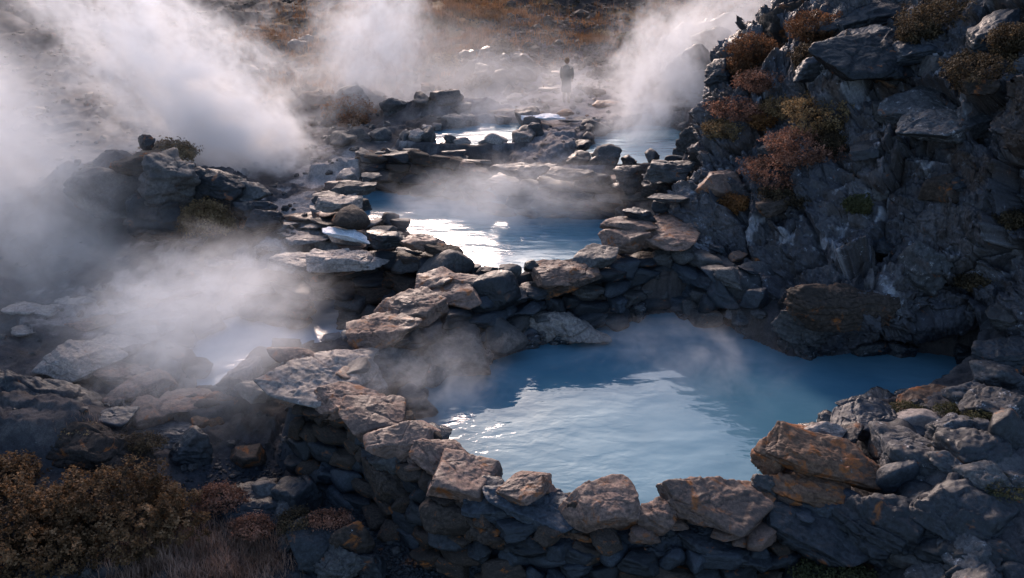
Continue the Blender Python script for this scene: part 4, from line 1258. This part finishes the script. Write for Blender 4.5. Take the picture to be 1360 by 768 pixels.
def tuft(pos, n, rx, ry, h, mat, seed, label, group):
    r = np.random.default_rng(seed)
    q = r.normal(size=(n, 2)) * 0.5
    b = np.column_stack([q[:, 0] * rx, q[:, 1] * ry, np.zeros(n)])
    t = terrain(b[:, :2] + np.array(pos)[:2])
    b[:, 2] = np.clip(t - pos[2], -0.4, 0.35) - 0.02
    o = link('grass_tuft', blades_mesh('grass_tuft', b, h, 0.55, 0.0035, seed), L[mat])
    o.location = pos
    tag(o, label, 'grass', group)
    return o


G_T = 'tufts of dry grass in the foreground'
def grass_patch():
    r = np.random.default_rng(61)
    pts = []
    for px, py, n, rx, ry in [(232, 735, 1500, .75, .5), (310, 722, 1900, .85, .5), (290, 760, 1500, .9, .4), (190, 762, 1200, .7, .4), (350, 752, 900, .5, .4), (260, 785, 1500, 1.2, .4)]:
        g = on_ground(px, py)
        pts.append(g[:2] + r.normal(size=(n, 2)) * 0.5 * np.array([rx, ry]))
    q = np.concatenate(pts)
    b = np.column_stack([q, terrain(q) - 0.02])
    o = link('grass', blades_mesh('grass', b, 0.24, 0.6, 0.005, 61), L['grass'])
    tag(o, 'reddish dry grass growing right of the big bush', 'grass', None, 'stuff')


grass_patch()
tuft(P(546, 690, -0.75), 160, 0.14, 0.1, 0.3, 'grass', 26, 'straw coloured grass tuft hanging at the foot of the outer wall', G_T)
tuft(on_ground(130, 578, 0.02), 300, 0.5, 0.3, 0.14, 'grass', 27, 'short ochre grass tuft on the brown mottled rock', G_T)

# knoll on the left
shrub(T(226, 206, 26.2), (0.75, 0.6, 0.36), 520, 8, 0.04, 'ochre', 31, 'buff shrub spreading over the top of the tall layered crag', 'shrubs on the left knoll', spread=0.05)
shrub(T(190, 216, 26.6), (0.6, 0.5, 0.22), 300, 8, 0.04, 'ochre', 32, 'low tawny shrub on the flat ledge left of the crag top', 'shrubs on the left knoll', spread=0.05)
shrub(T(274, 300, 23.4), (0.68, 0.6, 0.66), 900, 9, 0.03, 'ochre', 33, 'round straw coloured shrub like a ball on the left knoll', 'shrubs on the left knoll', spread=0.04, lump=0.12)
shrub(T(330, 300, 23.6), (0.18, 0.18, 0.15), 140, 8, 0.03, 'pink', 34, 'tiny rusty shrub in front of the black boulders', 'shrubs on the left knoll', spread=0.03)
shrub(T(160, 268, 26.0), (0.6, 0.5, 0.3), 260, 8, 0.04, 'leafy', 35, 'dim shrub in the mist on the left flank of the knoll', 'shrubs on the left knoll', spread=0.05)
# hillside
for i, (px, py, rx, rz, mt, lab) in enumerate([
        (466, 152, 0.9, 0.6, 'hill', 'orange shrub on the slope left of the far pools'), (470, 168, 0.5, 0.35, 'red', 'dark rusty shrub below the orange one on the slope'),
        (640, 112, 0.6, 0.4, 'leafy', 'olive brown shrub at the left edge of the lava heap'), (665, 70, 0.55, 0.4, 'leafy', 'olive brown shrub on top of the lava heap'),
        (592, 86, 0.8, 0.5, 'ochre', 'ochre shrub on the hillside left of the lava heap'), (650, 20, 0.9, 0.5, 'hill', 'orange shrub at the top of the scree edge'),
        (255, 38, 0.9, 0.5, 'red', 'rust brown shrub on the dark left hillside'), (345, 58, 1.1, 0.5, 'hill', 'tawny shrub on the hillside between the two steam columns'),
        (840, 55, 0.8, 0.4, 'olive', 'olive shrub along the lower edge of the scree'), (800, 52, 0.6, 0.35, 'ochre', 'ochre shrub along the lower edge of the scree'),
        (905, 20, 1.0, 0.5, 'hill', 'orange shrub on the slope near the cliff skyline')]):
    shrub(on_ground(px, py), (rx, rx * .8, rz), 260, 7, 0.05, mt, 50 + i, lab, 'shrubs on the hillside behind the pools', spread=0.07)

# cliff
for i, (px, py, wpx, fl, mt, lab) in enumerate([
        (1000, 70, 60, .8, 'red', 'dark red shrub on the cliff skyline'), (980, 92, 44, .7, 'red', 'smaller red shrub lower on the cliff skyline'),
        (1078, 40, 60, .9, 'red', 'red brown shrub near the cliff top left of the slate blade'), (1075, 76, 50, .8, 'leafy', 'brown shrub below the red brown one near the cliff top'),
        (1012, 110, 70, .6, 'pink', 'pinkish heather mat running down the cliff edge'), (985, 140, 70, .55, 'pink', 'widest pinkish heather mat on the left cliff edge'),
        (962, 172, 52, .6, 'ochre', 'tawny heather mat at the bottom of the left cliff edge'), (1016, 160, 44, .8, 'hill', 'orange brown tussock right of the heather mats'),
        (1040, 138, 60, .7, 'ochre', 'buff shrub between heather mats and the pointed blue rock'), (1096, 158, 96, .8, 'ochre', 'large buff bush in the middle of the cliff'),
        (1068, 196, 84, .75, 'pink', 'rusty bush below the large buff one on the cliff'), (1038, 224, 84, .7, 'pink', 'lowest rusty bush of the row descending the cliff'),
        (1112, 190, 60, .7, 'leafy', 'dark bush right of the rusty bushes'), (1050, 250, 70, .5, 'leafy', 'thin brown mat under the lowest rusty bush'),
        (974, 272, 34, .9, 'hill', 'small orange shrub at the cliff foot by the landing'), (1140, 274, 32, 1.0, 'olive', 'yellow green tuft growing from a crack in the cliff'),
        (1244, 36, 90, .8, 'leafy', 'leafy brown shrub at the cliff top right of the slate blade'), (1215, 46, 50, .8, 'leafy', 'sparse leafy shrub beside the blue grey flake'),
        (1300, 96, 90, .7, 'leafy', 'dark brown shrub on the upper right of the cliff'), (1345, 60, 60, .8, 'leafy', 'brown shrub at the right frame edge on the cliff'),
        (1345, 290, 44, .7, 'leafy', 'little brown plant at the right frame edge mid cliff'), (1292, 375, 40, .7, 'leafy', 'brown plant tuft over the cave mouth')]):
    g, n = cliff_hit(px, py)
    if g is None:
        g, n = T(px, py + 14, 25.2), np.array([-.3, -.6, .7])
    s = wpx * ((g - EYE) @ FWD) / FPX / 2
    up = n * 0.75 + np.array([0, 0, 0.65])
    shrub(g - n * s * 0.3, (s * 1.1, s * 1.1, s * fl * 0.72), int(150 + wpx * 7), 8, 0.026, mt, 80 + i, lab, 'shrubs growing on the cliff', up=up, spread=0.035, lump=0.35)

# moss and crust cushions on the right bank
for i, (px, py, z, wpx, mt, lab) in enumerate([
        (1205, 545, .8, 50, 'olive', 'yellowish moss cushion between slate slabs and orange slab'), (1262, 545, 1.0, 40, 'olive', 'olive moss cushion on the knobbly stone'),
        (1252, 600, 1.0, 36, 'olive', 'moss patch on top of the broad speckled hump'), (1305, 560, 1.25, 60, 'olive', 'dark moss patch behind the speckled round boulder'), (1330, 650, 1.05, 70, 'olive', 'moss patch in the lower right bank')]):
    s = wpx * 15 / FPX / 2
    shrub(P(px, py, z - 0.12), (s, s * .7, s * .35), 240, 7, 0.014, mt, 120 + i, lab, 'moss cushions on the right bank', 'moss', name='moss', spread=0.02)


# grass of the hillside: one mass nobody could count
def hill_grass():
    r = np.random.default_rng(77)
    pts = []
    for px, py, t, rx, ry, n in [(560, 20, 46, 7, 7, 5200), (510, 60, 42, 3.5, 4, 1700), (640, 8, 48, 4, 4, 1500), (795, 66, 44, 2.6, 1.6, 700), (845, 45, 45, 3, 1.4, 700), (905, 15, 48, 4, 4, 1300), (430, 125, 37, 2, 2, 350), (350, 60, 44, 3, 2, 200), (590, 60, 42, 2.5, 2, 900)]:
        c = T(px, py, t)[:2]
        q = r.normal(size=(n, 2)) * 0.55 * np.array([rx, ry]) + c
        keep = perlin(np.column_stack([q * 0.9, np.zeros(n)]), 2) > -0.12
        pts.append(q[keep])
    q = np.concatenate(pts)
    q = np.repeat(q, 4, axis=0) + r.normal(size=(len(q) * 4, 2)) * 0.09
    b = np.column_stack([q, terrain(q) - 0.02])
    o = link('grass', blades_mesh('grass', b, 0.34, 0.6, 0.014, 9), L['hill'])
    tag(o, 'orange dry grass covering the hillside above the far pools', 'grass', None, 'stuff')


hill_grass()


def pebbles(name, xy, size, mat, seed, label, cat, level=1, sink=0.25):
    r = np.random.default_rng(seed)
    d, f = ico(level)
    n, k = len(xy), len(d)
    z = terrain(xy)
    s = size * r.lognormal(0, 0.45, n)
    sc = s[:, None] * r.uniform(0.6, 1.2, (n, 3)) * np.array([1, 1, 0.7])
    v = np.repeat(d[None], n, 0) * r.uniform(0.72, 1.2, (n, k, 1)) * sc[:, None, :]
    a = r.random(n) * 6.283
    ca, sa = np.cos(a)[:, None], np.sin(a)[:, None]
    x, y = v[:, :, 0] * ca - v[:, :, 1] * sa, v[:, :, 0] * sa + v[:, :, 1] * ca
    v[:, :, 0], v[:, :, 1] = x + xy[:, 0:1], y + xy[:, 1:2]
    v[:, :, 2] += (z + s * sink)[:, None]
    ff = (f[None] + (np.arange(n) * k)[:, None, None]).reshape(-1, 3)
    o = link(name, mesh_np(name, v.reshape(-1, 3), ff, False), mat)
    tag(o, label, cat, None, 'stuff')
    return o


_r = np.random.default_rng(3)
_a = np.array([P(330, 640, -0.7)[:2], P(500, 705, -0.9)[:2], P(640, 770, -1.1)[:2], P(1000, 820, -1.4)[:2]])
_i = _r.integers(0, 3, 15000)
_f = _r.random(15000)[:, None]
_xy = _a[_i] * (1 - _f) + _a[_i + 1] * _f + _r.normal(size=(15000, 2)) * 0.55
pebbles('gravel', _xy, 0.024, M['dark'], 5, 'black lava gravel in front of the stone wall', 'gravel')
_n = 1700
_th, _rr = _r.uniform(-0.75, 0.5, _n), _r.uniform(10, 38, _n)
_xy = np.column_stack([_rr * np.sin(_th), _rr * np.cos(_th)])
_ok = np.ones(_n, bool)
for _z, _p in POOLW.values():
    _ok &= poly_sd(_xy, _p) > 0.05
pebbles('rubble', _xy[_ok], 0.075, M['grey'], 6, 'loose lava rubble strewn over the slopes around the pools', 'rubble', 2, 0.1)
_n = 5200
_th, _rr = _r.uniform(-0.8, 0.25, _n), _r.uniform(32, 75, _n)
_xy = np.column_stack([_rr * np.sin(_th), _rr * np.cos(_th)])
_xy = _xy[perlin(np.column_stack([_xy * 0.16, np.zeros(_n)]), 5) > -0.15]
pebbles('scree', _xy, 0.13, M['brown'], 7, 'dark broken lava strewn over the far hillside', 'scree', 1, 0.15)
_c = T(755, 38, 45.5)[:2]
_xy = _c + _r.normal(size=(3500, 2)) * np.array([2.2, 3.0])
pebbles('scree', _xy, 0.07, M['brown'], 8, 'brown scree slope running up behind the far pools', 'scree', 1, 0.1)


# ------------------------------------------------------------------ person beyond the pools, in the steam
def person():
    g = march(752, 137)
    root = empty('person', (float(g[0]), float(g[1]), float(g[2])))
    tag(root, 'person standing in the steam in a long dark coat beyond the pools', 'person')
    H = 1.62

    def skin(name, verts, edges, radii, mat, sub=2):
        me = bpy.data.meshes.new(name)
        me.from_pydata(verts, edges, [])
        o = link(name, me, mat, root)
        o.modifiers.new('skin', 'SKIN').use_smooth_shade = True
        for i, q in enumerate(radii):
            me.skin_vertices[0].data[i].radius = q if isinstance(q, tuple) else (q, q)
        me.skin_vertices[0].data[0].use_root = True
        sb = o.modifiers.new('sub', 'SUBSURF')
        sb.levels = sb.render_levels = sub
        return o

    def pm(n, c):
        m, nt = new_mat(n)
        k = N(nt)
        vec = k.n('ShaderNodeTexCoord').outputs['Object']
        k.finish(k.mix(k.ramp(k.noise(vec, 12, 4), .3, .7), tuple(x * .75 for x in c), c), 0.85)
        return m
    s = H / 1.62
    V = [(0, 0, .86), (0, 0, 1.05), (0, .01, 1.28), (0, 0, 1.40), (0, -.01, 1.47), (0, -.02, 1.55), (0, -.01, 1.62),
         (.17, 0, 1.33), (.22, .01, 1.08), (.21, -.06, .86), (.205, -.08, .78), (-.17, 0, 1.33), (-.22, .02, 1.08), (-.2, -.05, .86), (-.195, -.07, .78),
         (.09, 0, .80), (.10, -.02, .45), (.10, .02, .08), (.105, -.1, .04), (-.09, 0, .80), (-.10, .02, .45), (-.10, .05, .08), (-.11, -.07, .04)]
    E = [(0, 1), (1, 2), (2, 3), (3, 4), (4, 5), (5, 6), (2, 7), (7, 8), (8, 9), (9, 10), (2, 11), (11, 12), (12, 13), (13, 14), (0, 15), (15, 16), (16, 17), (17, 18), (0, 19), (19, 20), (20, 21), (21, 22)]
    R = [(.14, .1), (.12, .09), (.15, .1), .055, .05, .085, .06, .06, .045, .032, .03, .06, .045, .032, .03, .1, .075, .055, .045, .1, .075, .055, .045]
    skin('body', [tuple(c * s for c in v) for v in V], E, R, pm('skin_and_trousers', (0.36, 0.29, 0.23)))
    rings = [(.42, .19, .17), (.7, .18, .155), (.95, .165, .135), (1.1, .17, .135), (1.26, .185, .13), (1.35, .15, .11), (1.41, .075, .075)]
    vs, fs = [], []
    for z, a, b in rings:
        for j in range(20):
            t = 6.2832 * j / 20
            wv = 1 + 0.05 * math.sin(5 * t) * (1.3 - z)
            vs.append((math.cos(t) * a * wv * s, math.sin(t) * b * wv * s, z * s))
    for i in range(len(rings) - 1):
        for j in range(20):
            fs.append((i * 20 + j, i * 20 + (j + 1) % 20, i * 20 + 20 + (j + 1) % 20, i * 20 + 20 + j))
    me = bpy.data.meshes.new('coat')
    me.from_pydata(vs, [], fs)
    coat = link('coat', me, pm('dark_coat', (0.085, 0.09, 0.08)), root)
    so_ = coat.modifiers.new('thick', 'SOLIDIFY')
    so_.thickness = 0.02
    for x in (1, -1):
        skin('sleeve', [(x * .15 * s, 0, 1.34 * s), (x * .2 * s, 0, 1.25 * s), (x * .225 * s, .01, 1.08 * s), (x * .21 * s, -.05, .88 * s)], [(0, 1), (1, 2), (2, 3)], [.06, .065, .058, .05], coat.data.materials[0])
    d, f = ico(3)
    hv = d * np.array([.098, .11, .115]) + np.array([0, .015, 1.57]) * s
    keep = [q for q in f.tolist() if not (hv[q].mean(0)[1] < -0.02 and hv[q].mean(0)[2] < 1.6 * s)]
    link('hair', mesh_np('hair', hv, np.array(keep)), pm('ochre_hair', (0.2, 0.11, 0.05)), root)
    root.rotation_euler = (0, 0, rad(160))


person()

# ------------------------------------------------------------------ steam
def steam_mat(name, dims, dens, scale, lo, hi, stretch, edge, src, seed, aniso=0.12, col=(0.985, 0.98, 0.985), power=1.0, warp=0.5):
    m, nt = new_mat(name)
    k = N(nt)
    oc = k.n('ShaderNodeTexCoord').outputs['Object']
    pos = k.n('ShaderNodeNewGeometry').outputs['Position']
    # metric coordinates along the cloud's own axes, drawn out along its length; a fine curling noise rides on a coarse one
    mp = k.n('ShaderNodeMapping')
    mp.inputs['Location'].default_value = (seed * 3.1, seed * 1.7, seed * 2.3)
    mp.inputs['Scale'].default_value = tuple(stretch[i] * dims[i] for i in range(3))
    k.l(oc, mp.inputs['Vector'])
    n1 = k.noise(mp.outputs[0], scale, 3, 0.5, warp)
    n2 = k.noise(mp.outputs[0], scale * 3.4, 4, 0.6, warp * 1.3)
    n = k.math('ADD', k.math('MULTIPLY', n1, 0.56), k.math('MULTIPLY', n2, 0.44))
    ln = k.n('ShaderNodeVectorMath', operation='LENGTH')
    k.l(oc, ln.inputs[0])
    fall = k.ramp(ln.outputs['Value'], edge, 0.98, 1.0, 0.0)
    # thin out the noise threshold towards the border so the outline is ragged
    th = k.math('SUBTRACT', n, k.math('MULTIPLY', k.math('SUBTRACT', 1.0, fall), 0.22))
    d = k.ramp(th, lo, hi)
    d = k.math('MULTIPLY', d, fall)
    if src:
        sx = k.n('ShaderNodeSeparateXYZ')
        k.l(oc, sx.inputs[0])
        d = k.math('MULTIPLY', d, k.ramp(sx.outputs[src[0]], src[1], src[2], src[3], 1.0))
    d = k.math('MULTIPLY', d, dens)
    v = k.n('ShaderNodeVolumePrincipled')
    v.inputs['Color'].default_value = (*col, 1)
    v.inputs['Anisotropy'].default_value = aniso
    k.l(d, v.inputs['Density'])
    o = k.n('ShaderNodeOutputMaterial')
    k.l(v.outputs[0], o.inputs['Volume'])
    return m


_ST = [0]


def steam(a, b, ry, rz, dens, scale=0.5, lo=0.42, hi=0.68, edge=0.15, src=None, stretch=(1, 1, 1), label=None, **kw):
    """a cloud stretched from world point a to b"""
    _ST[0] += 1
    a, b = Vector(a), Vector(b)
    d, f = ico(4)
    me = mesh_np('steam', d, f)
    o = link('steam', me, steam_mat('steam', ((b - a).length / 2, ry, rz), dens, scale, lo, hi, stretch, edge, src, _ST[0], **kw))
    o.location = (a + b) / 2
    o.rotation_euler = (b - a).to_track_quat('X', 'Z').to_euler()
    o.scale = ((b - a).length / 2, ry, rz)
    tag(o, label, 'steam', None, 'stuff')
    return o


# (from, to, half depth, half height, density)
W = dict(stretch=(0.72, 1, 1.1), warp=1.7)
steam(T(570, 360, 25.8), T(-90, -150, 31), 3.6, 5.6, 2.2, 0.48, 0.34, 0.66, src=('X', 1.0, -0.9, 0.35), label='thick white steam plume drifting up to the upper left', **W)
steam(T(480, 300, 27), T(190, 70, 28.5), 2.5, 2.6, 2.2, 0.65, 0.37, 0.64, label='brightest knot of steam behind the left knoll', **W)
steam(T(250, 560, 18.5), T(-320, 0, 30), 5.4, 5.8, 0.42, 0.32, 0.20, 0.72, edge=0.35, label='bluish steam veil over the left slope', **W)
steam(T(420, 300, 31), T(560, -150, 38), 4.0, 5.4, 0.85, 0.5, 0.36, 0.68, label='warm steam column rising over the orange hillside', **W)
steam(T(835, 260, 28.6), T(910, -40, 37), 3.6, 4.2, 1.4, 0.5, 0.35, 0.66, src=('X', 1.0, -0.8, 0.25), label='white steam rising from the farthest pool', **W)
steam(T(750, 222, 28.5), T(950, 110, 31), 2.2, 2.0, 1.0, 0.7, 0.35, 0.66, label='dense knot of steam standing on the farthest pool', **W)
steam(T(670, 135, 31), T(850, 105, 31.6), 1.0, 1.6, 0.75, 0.6, 0.28, 0.64, label='steam passing in front of the standing person', **W)
steam(T(900, 190, 38), T(1030, -90, 44), 4.5, 5.4, 0.6, 0.4, 0.32, 0.66, label='grey steam drifting behind the cliff skyline', **W)
steam(T(400, 215, 30), T(880, 150, 33), 3.0, 2.8, 0.6, 0.5, 0.34, 0.68, edge=0.25, label='low steam over the small back pool', **W)
steam(T(150, 190, 34), T(960, 130, 36), 3.6, 5.6, 0.26, 0.35, 0.22, 0.66, edge=0.35, label='thin broken mist drifting across the whole background', **W)
steam(T(-150, 330, 25), T(520, 210, 29), 2.8, 3.4, 0.7, 0.45, 0.26, 0.66, edge=0.25, label='ragged mist behind the left knoll', **W)
steam(P(400, 268, 1.9), P(940, 256, 2.1), 2.8, 1.7, 0.6, 0.6, 0.35, 0.68, edge=0.25, label='low steam drifting over the bright middle pool', **W)
steam(P(-40, 480, 1.2), P(540, 375, 1.5), 4.2, 2.6, 0.6, 0.5, 0.31, 0.68, edge=0.25, label='pinkish mist lying over the left pool and slabs', **W)
steam(P(360, 600, 0.6), P(720, 450, 0.6), 2.6, 1.8, 0.55, 0.8, 0.37, 0.7, label='mist curling over the huge pale slab', **W)
steam(P(640, 430, 0.5), P(1200, 520, 0.4), 3.4, 1.2, 0.36, 0.8, 0.38, 0.72, label='thin mist on the near pool below the cliff', **W)


# ------------------------------------------------------------------ light
SUN_EL, SUN_AZ = rad(23), rad(-11)      # azimuth measured from +y towards +x: a low hazy sun behind the pools
w = bpy.data.worlds.new('World')
SC.world = w
w.use_nodes = True
nt = w.node_tree
bg = nt.nodes['Background']
sky = nt.nodes.new('ShaderNodeTexSky')
sky.sky_type = 'NISHITA'
sky.sun_disc = False
sky.sun_elevation = SUN_EL
sky.sun_rotation = SUN_AZ
sky.air_density = 1.0
sky.dust_density = 2.2
sky.ozone_density = 3.0
nt.links.new(sky.outputs[0], bg.inputs[0])
bg.inputs[1].default_value = 0.15
sd = bpy.data.lights.new('sun', 'SUN')
sd.energy = 2.9
sd.angle = rad(18)
sd.color = (1.0, 0.74, 0.62)
so = bpy.data.objects.new('sun', sd)
COL.objects.link(so)
dirv = Vector((math.sin(SUN_AZ) * math.cos(SUN_EL), math.cos(SUN_AZ) * math.cos(SUN_EL), math.sin(SUN_EL)))
so.rotation_euler = dirv.to_track_quat('Z', 'Y').to_euler()
vs = SC.view_settings
SC.display_settings.display_device = 'sRGB'
vs.view_transform = 'Standard'
vs.look = 'None'
vs.exposure = 0.95
vs.gamma = 1.0
vs.use_curve_mapping = False
cy = SC.cycles
cy.use_denoising = True
cy.denoiser = 'OPENIMAGEDENOISE'
cy.max_bounces = 5
cy.diffuse_bounces = 2
cy.glossy_bounces = 2
cy.transmission_bounces = 2
cy.volume_bounces = 3
cy.transparent_max_bounces = 24
cy.volume_step_rate = 0.6
cy.volume_max_steps = 128
cy.use_adaptive_sampling = True
cy.sample_clamp_indirect = 4.0

for o in SC.objects:
    if o.parent is None and o.get('category') and not o.get('kind'):
        o['kind'] = 'thing'
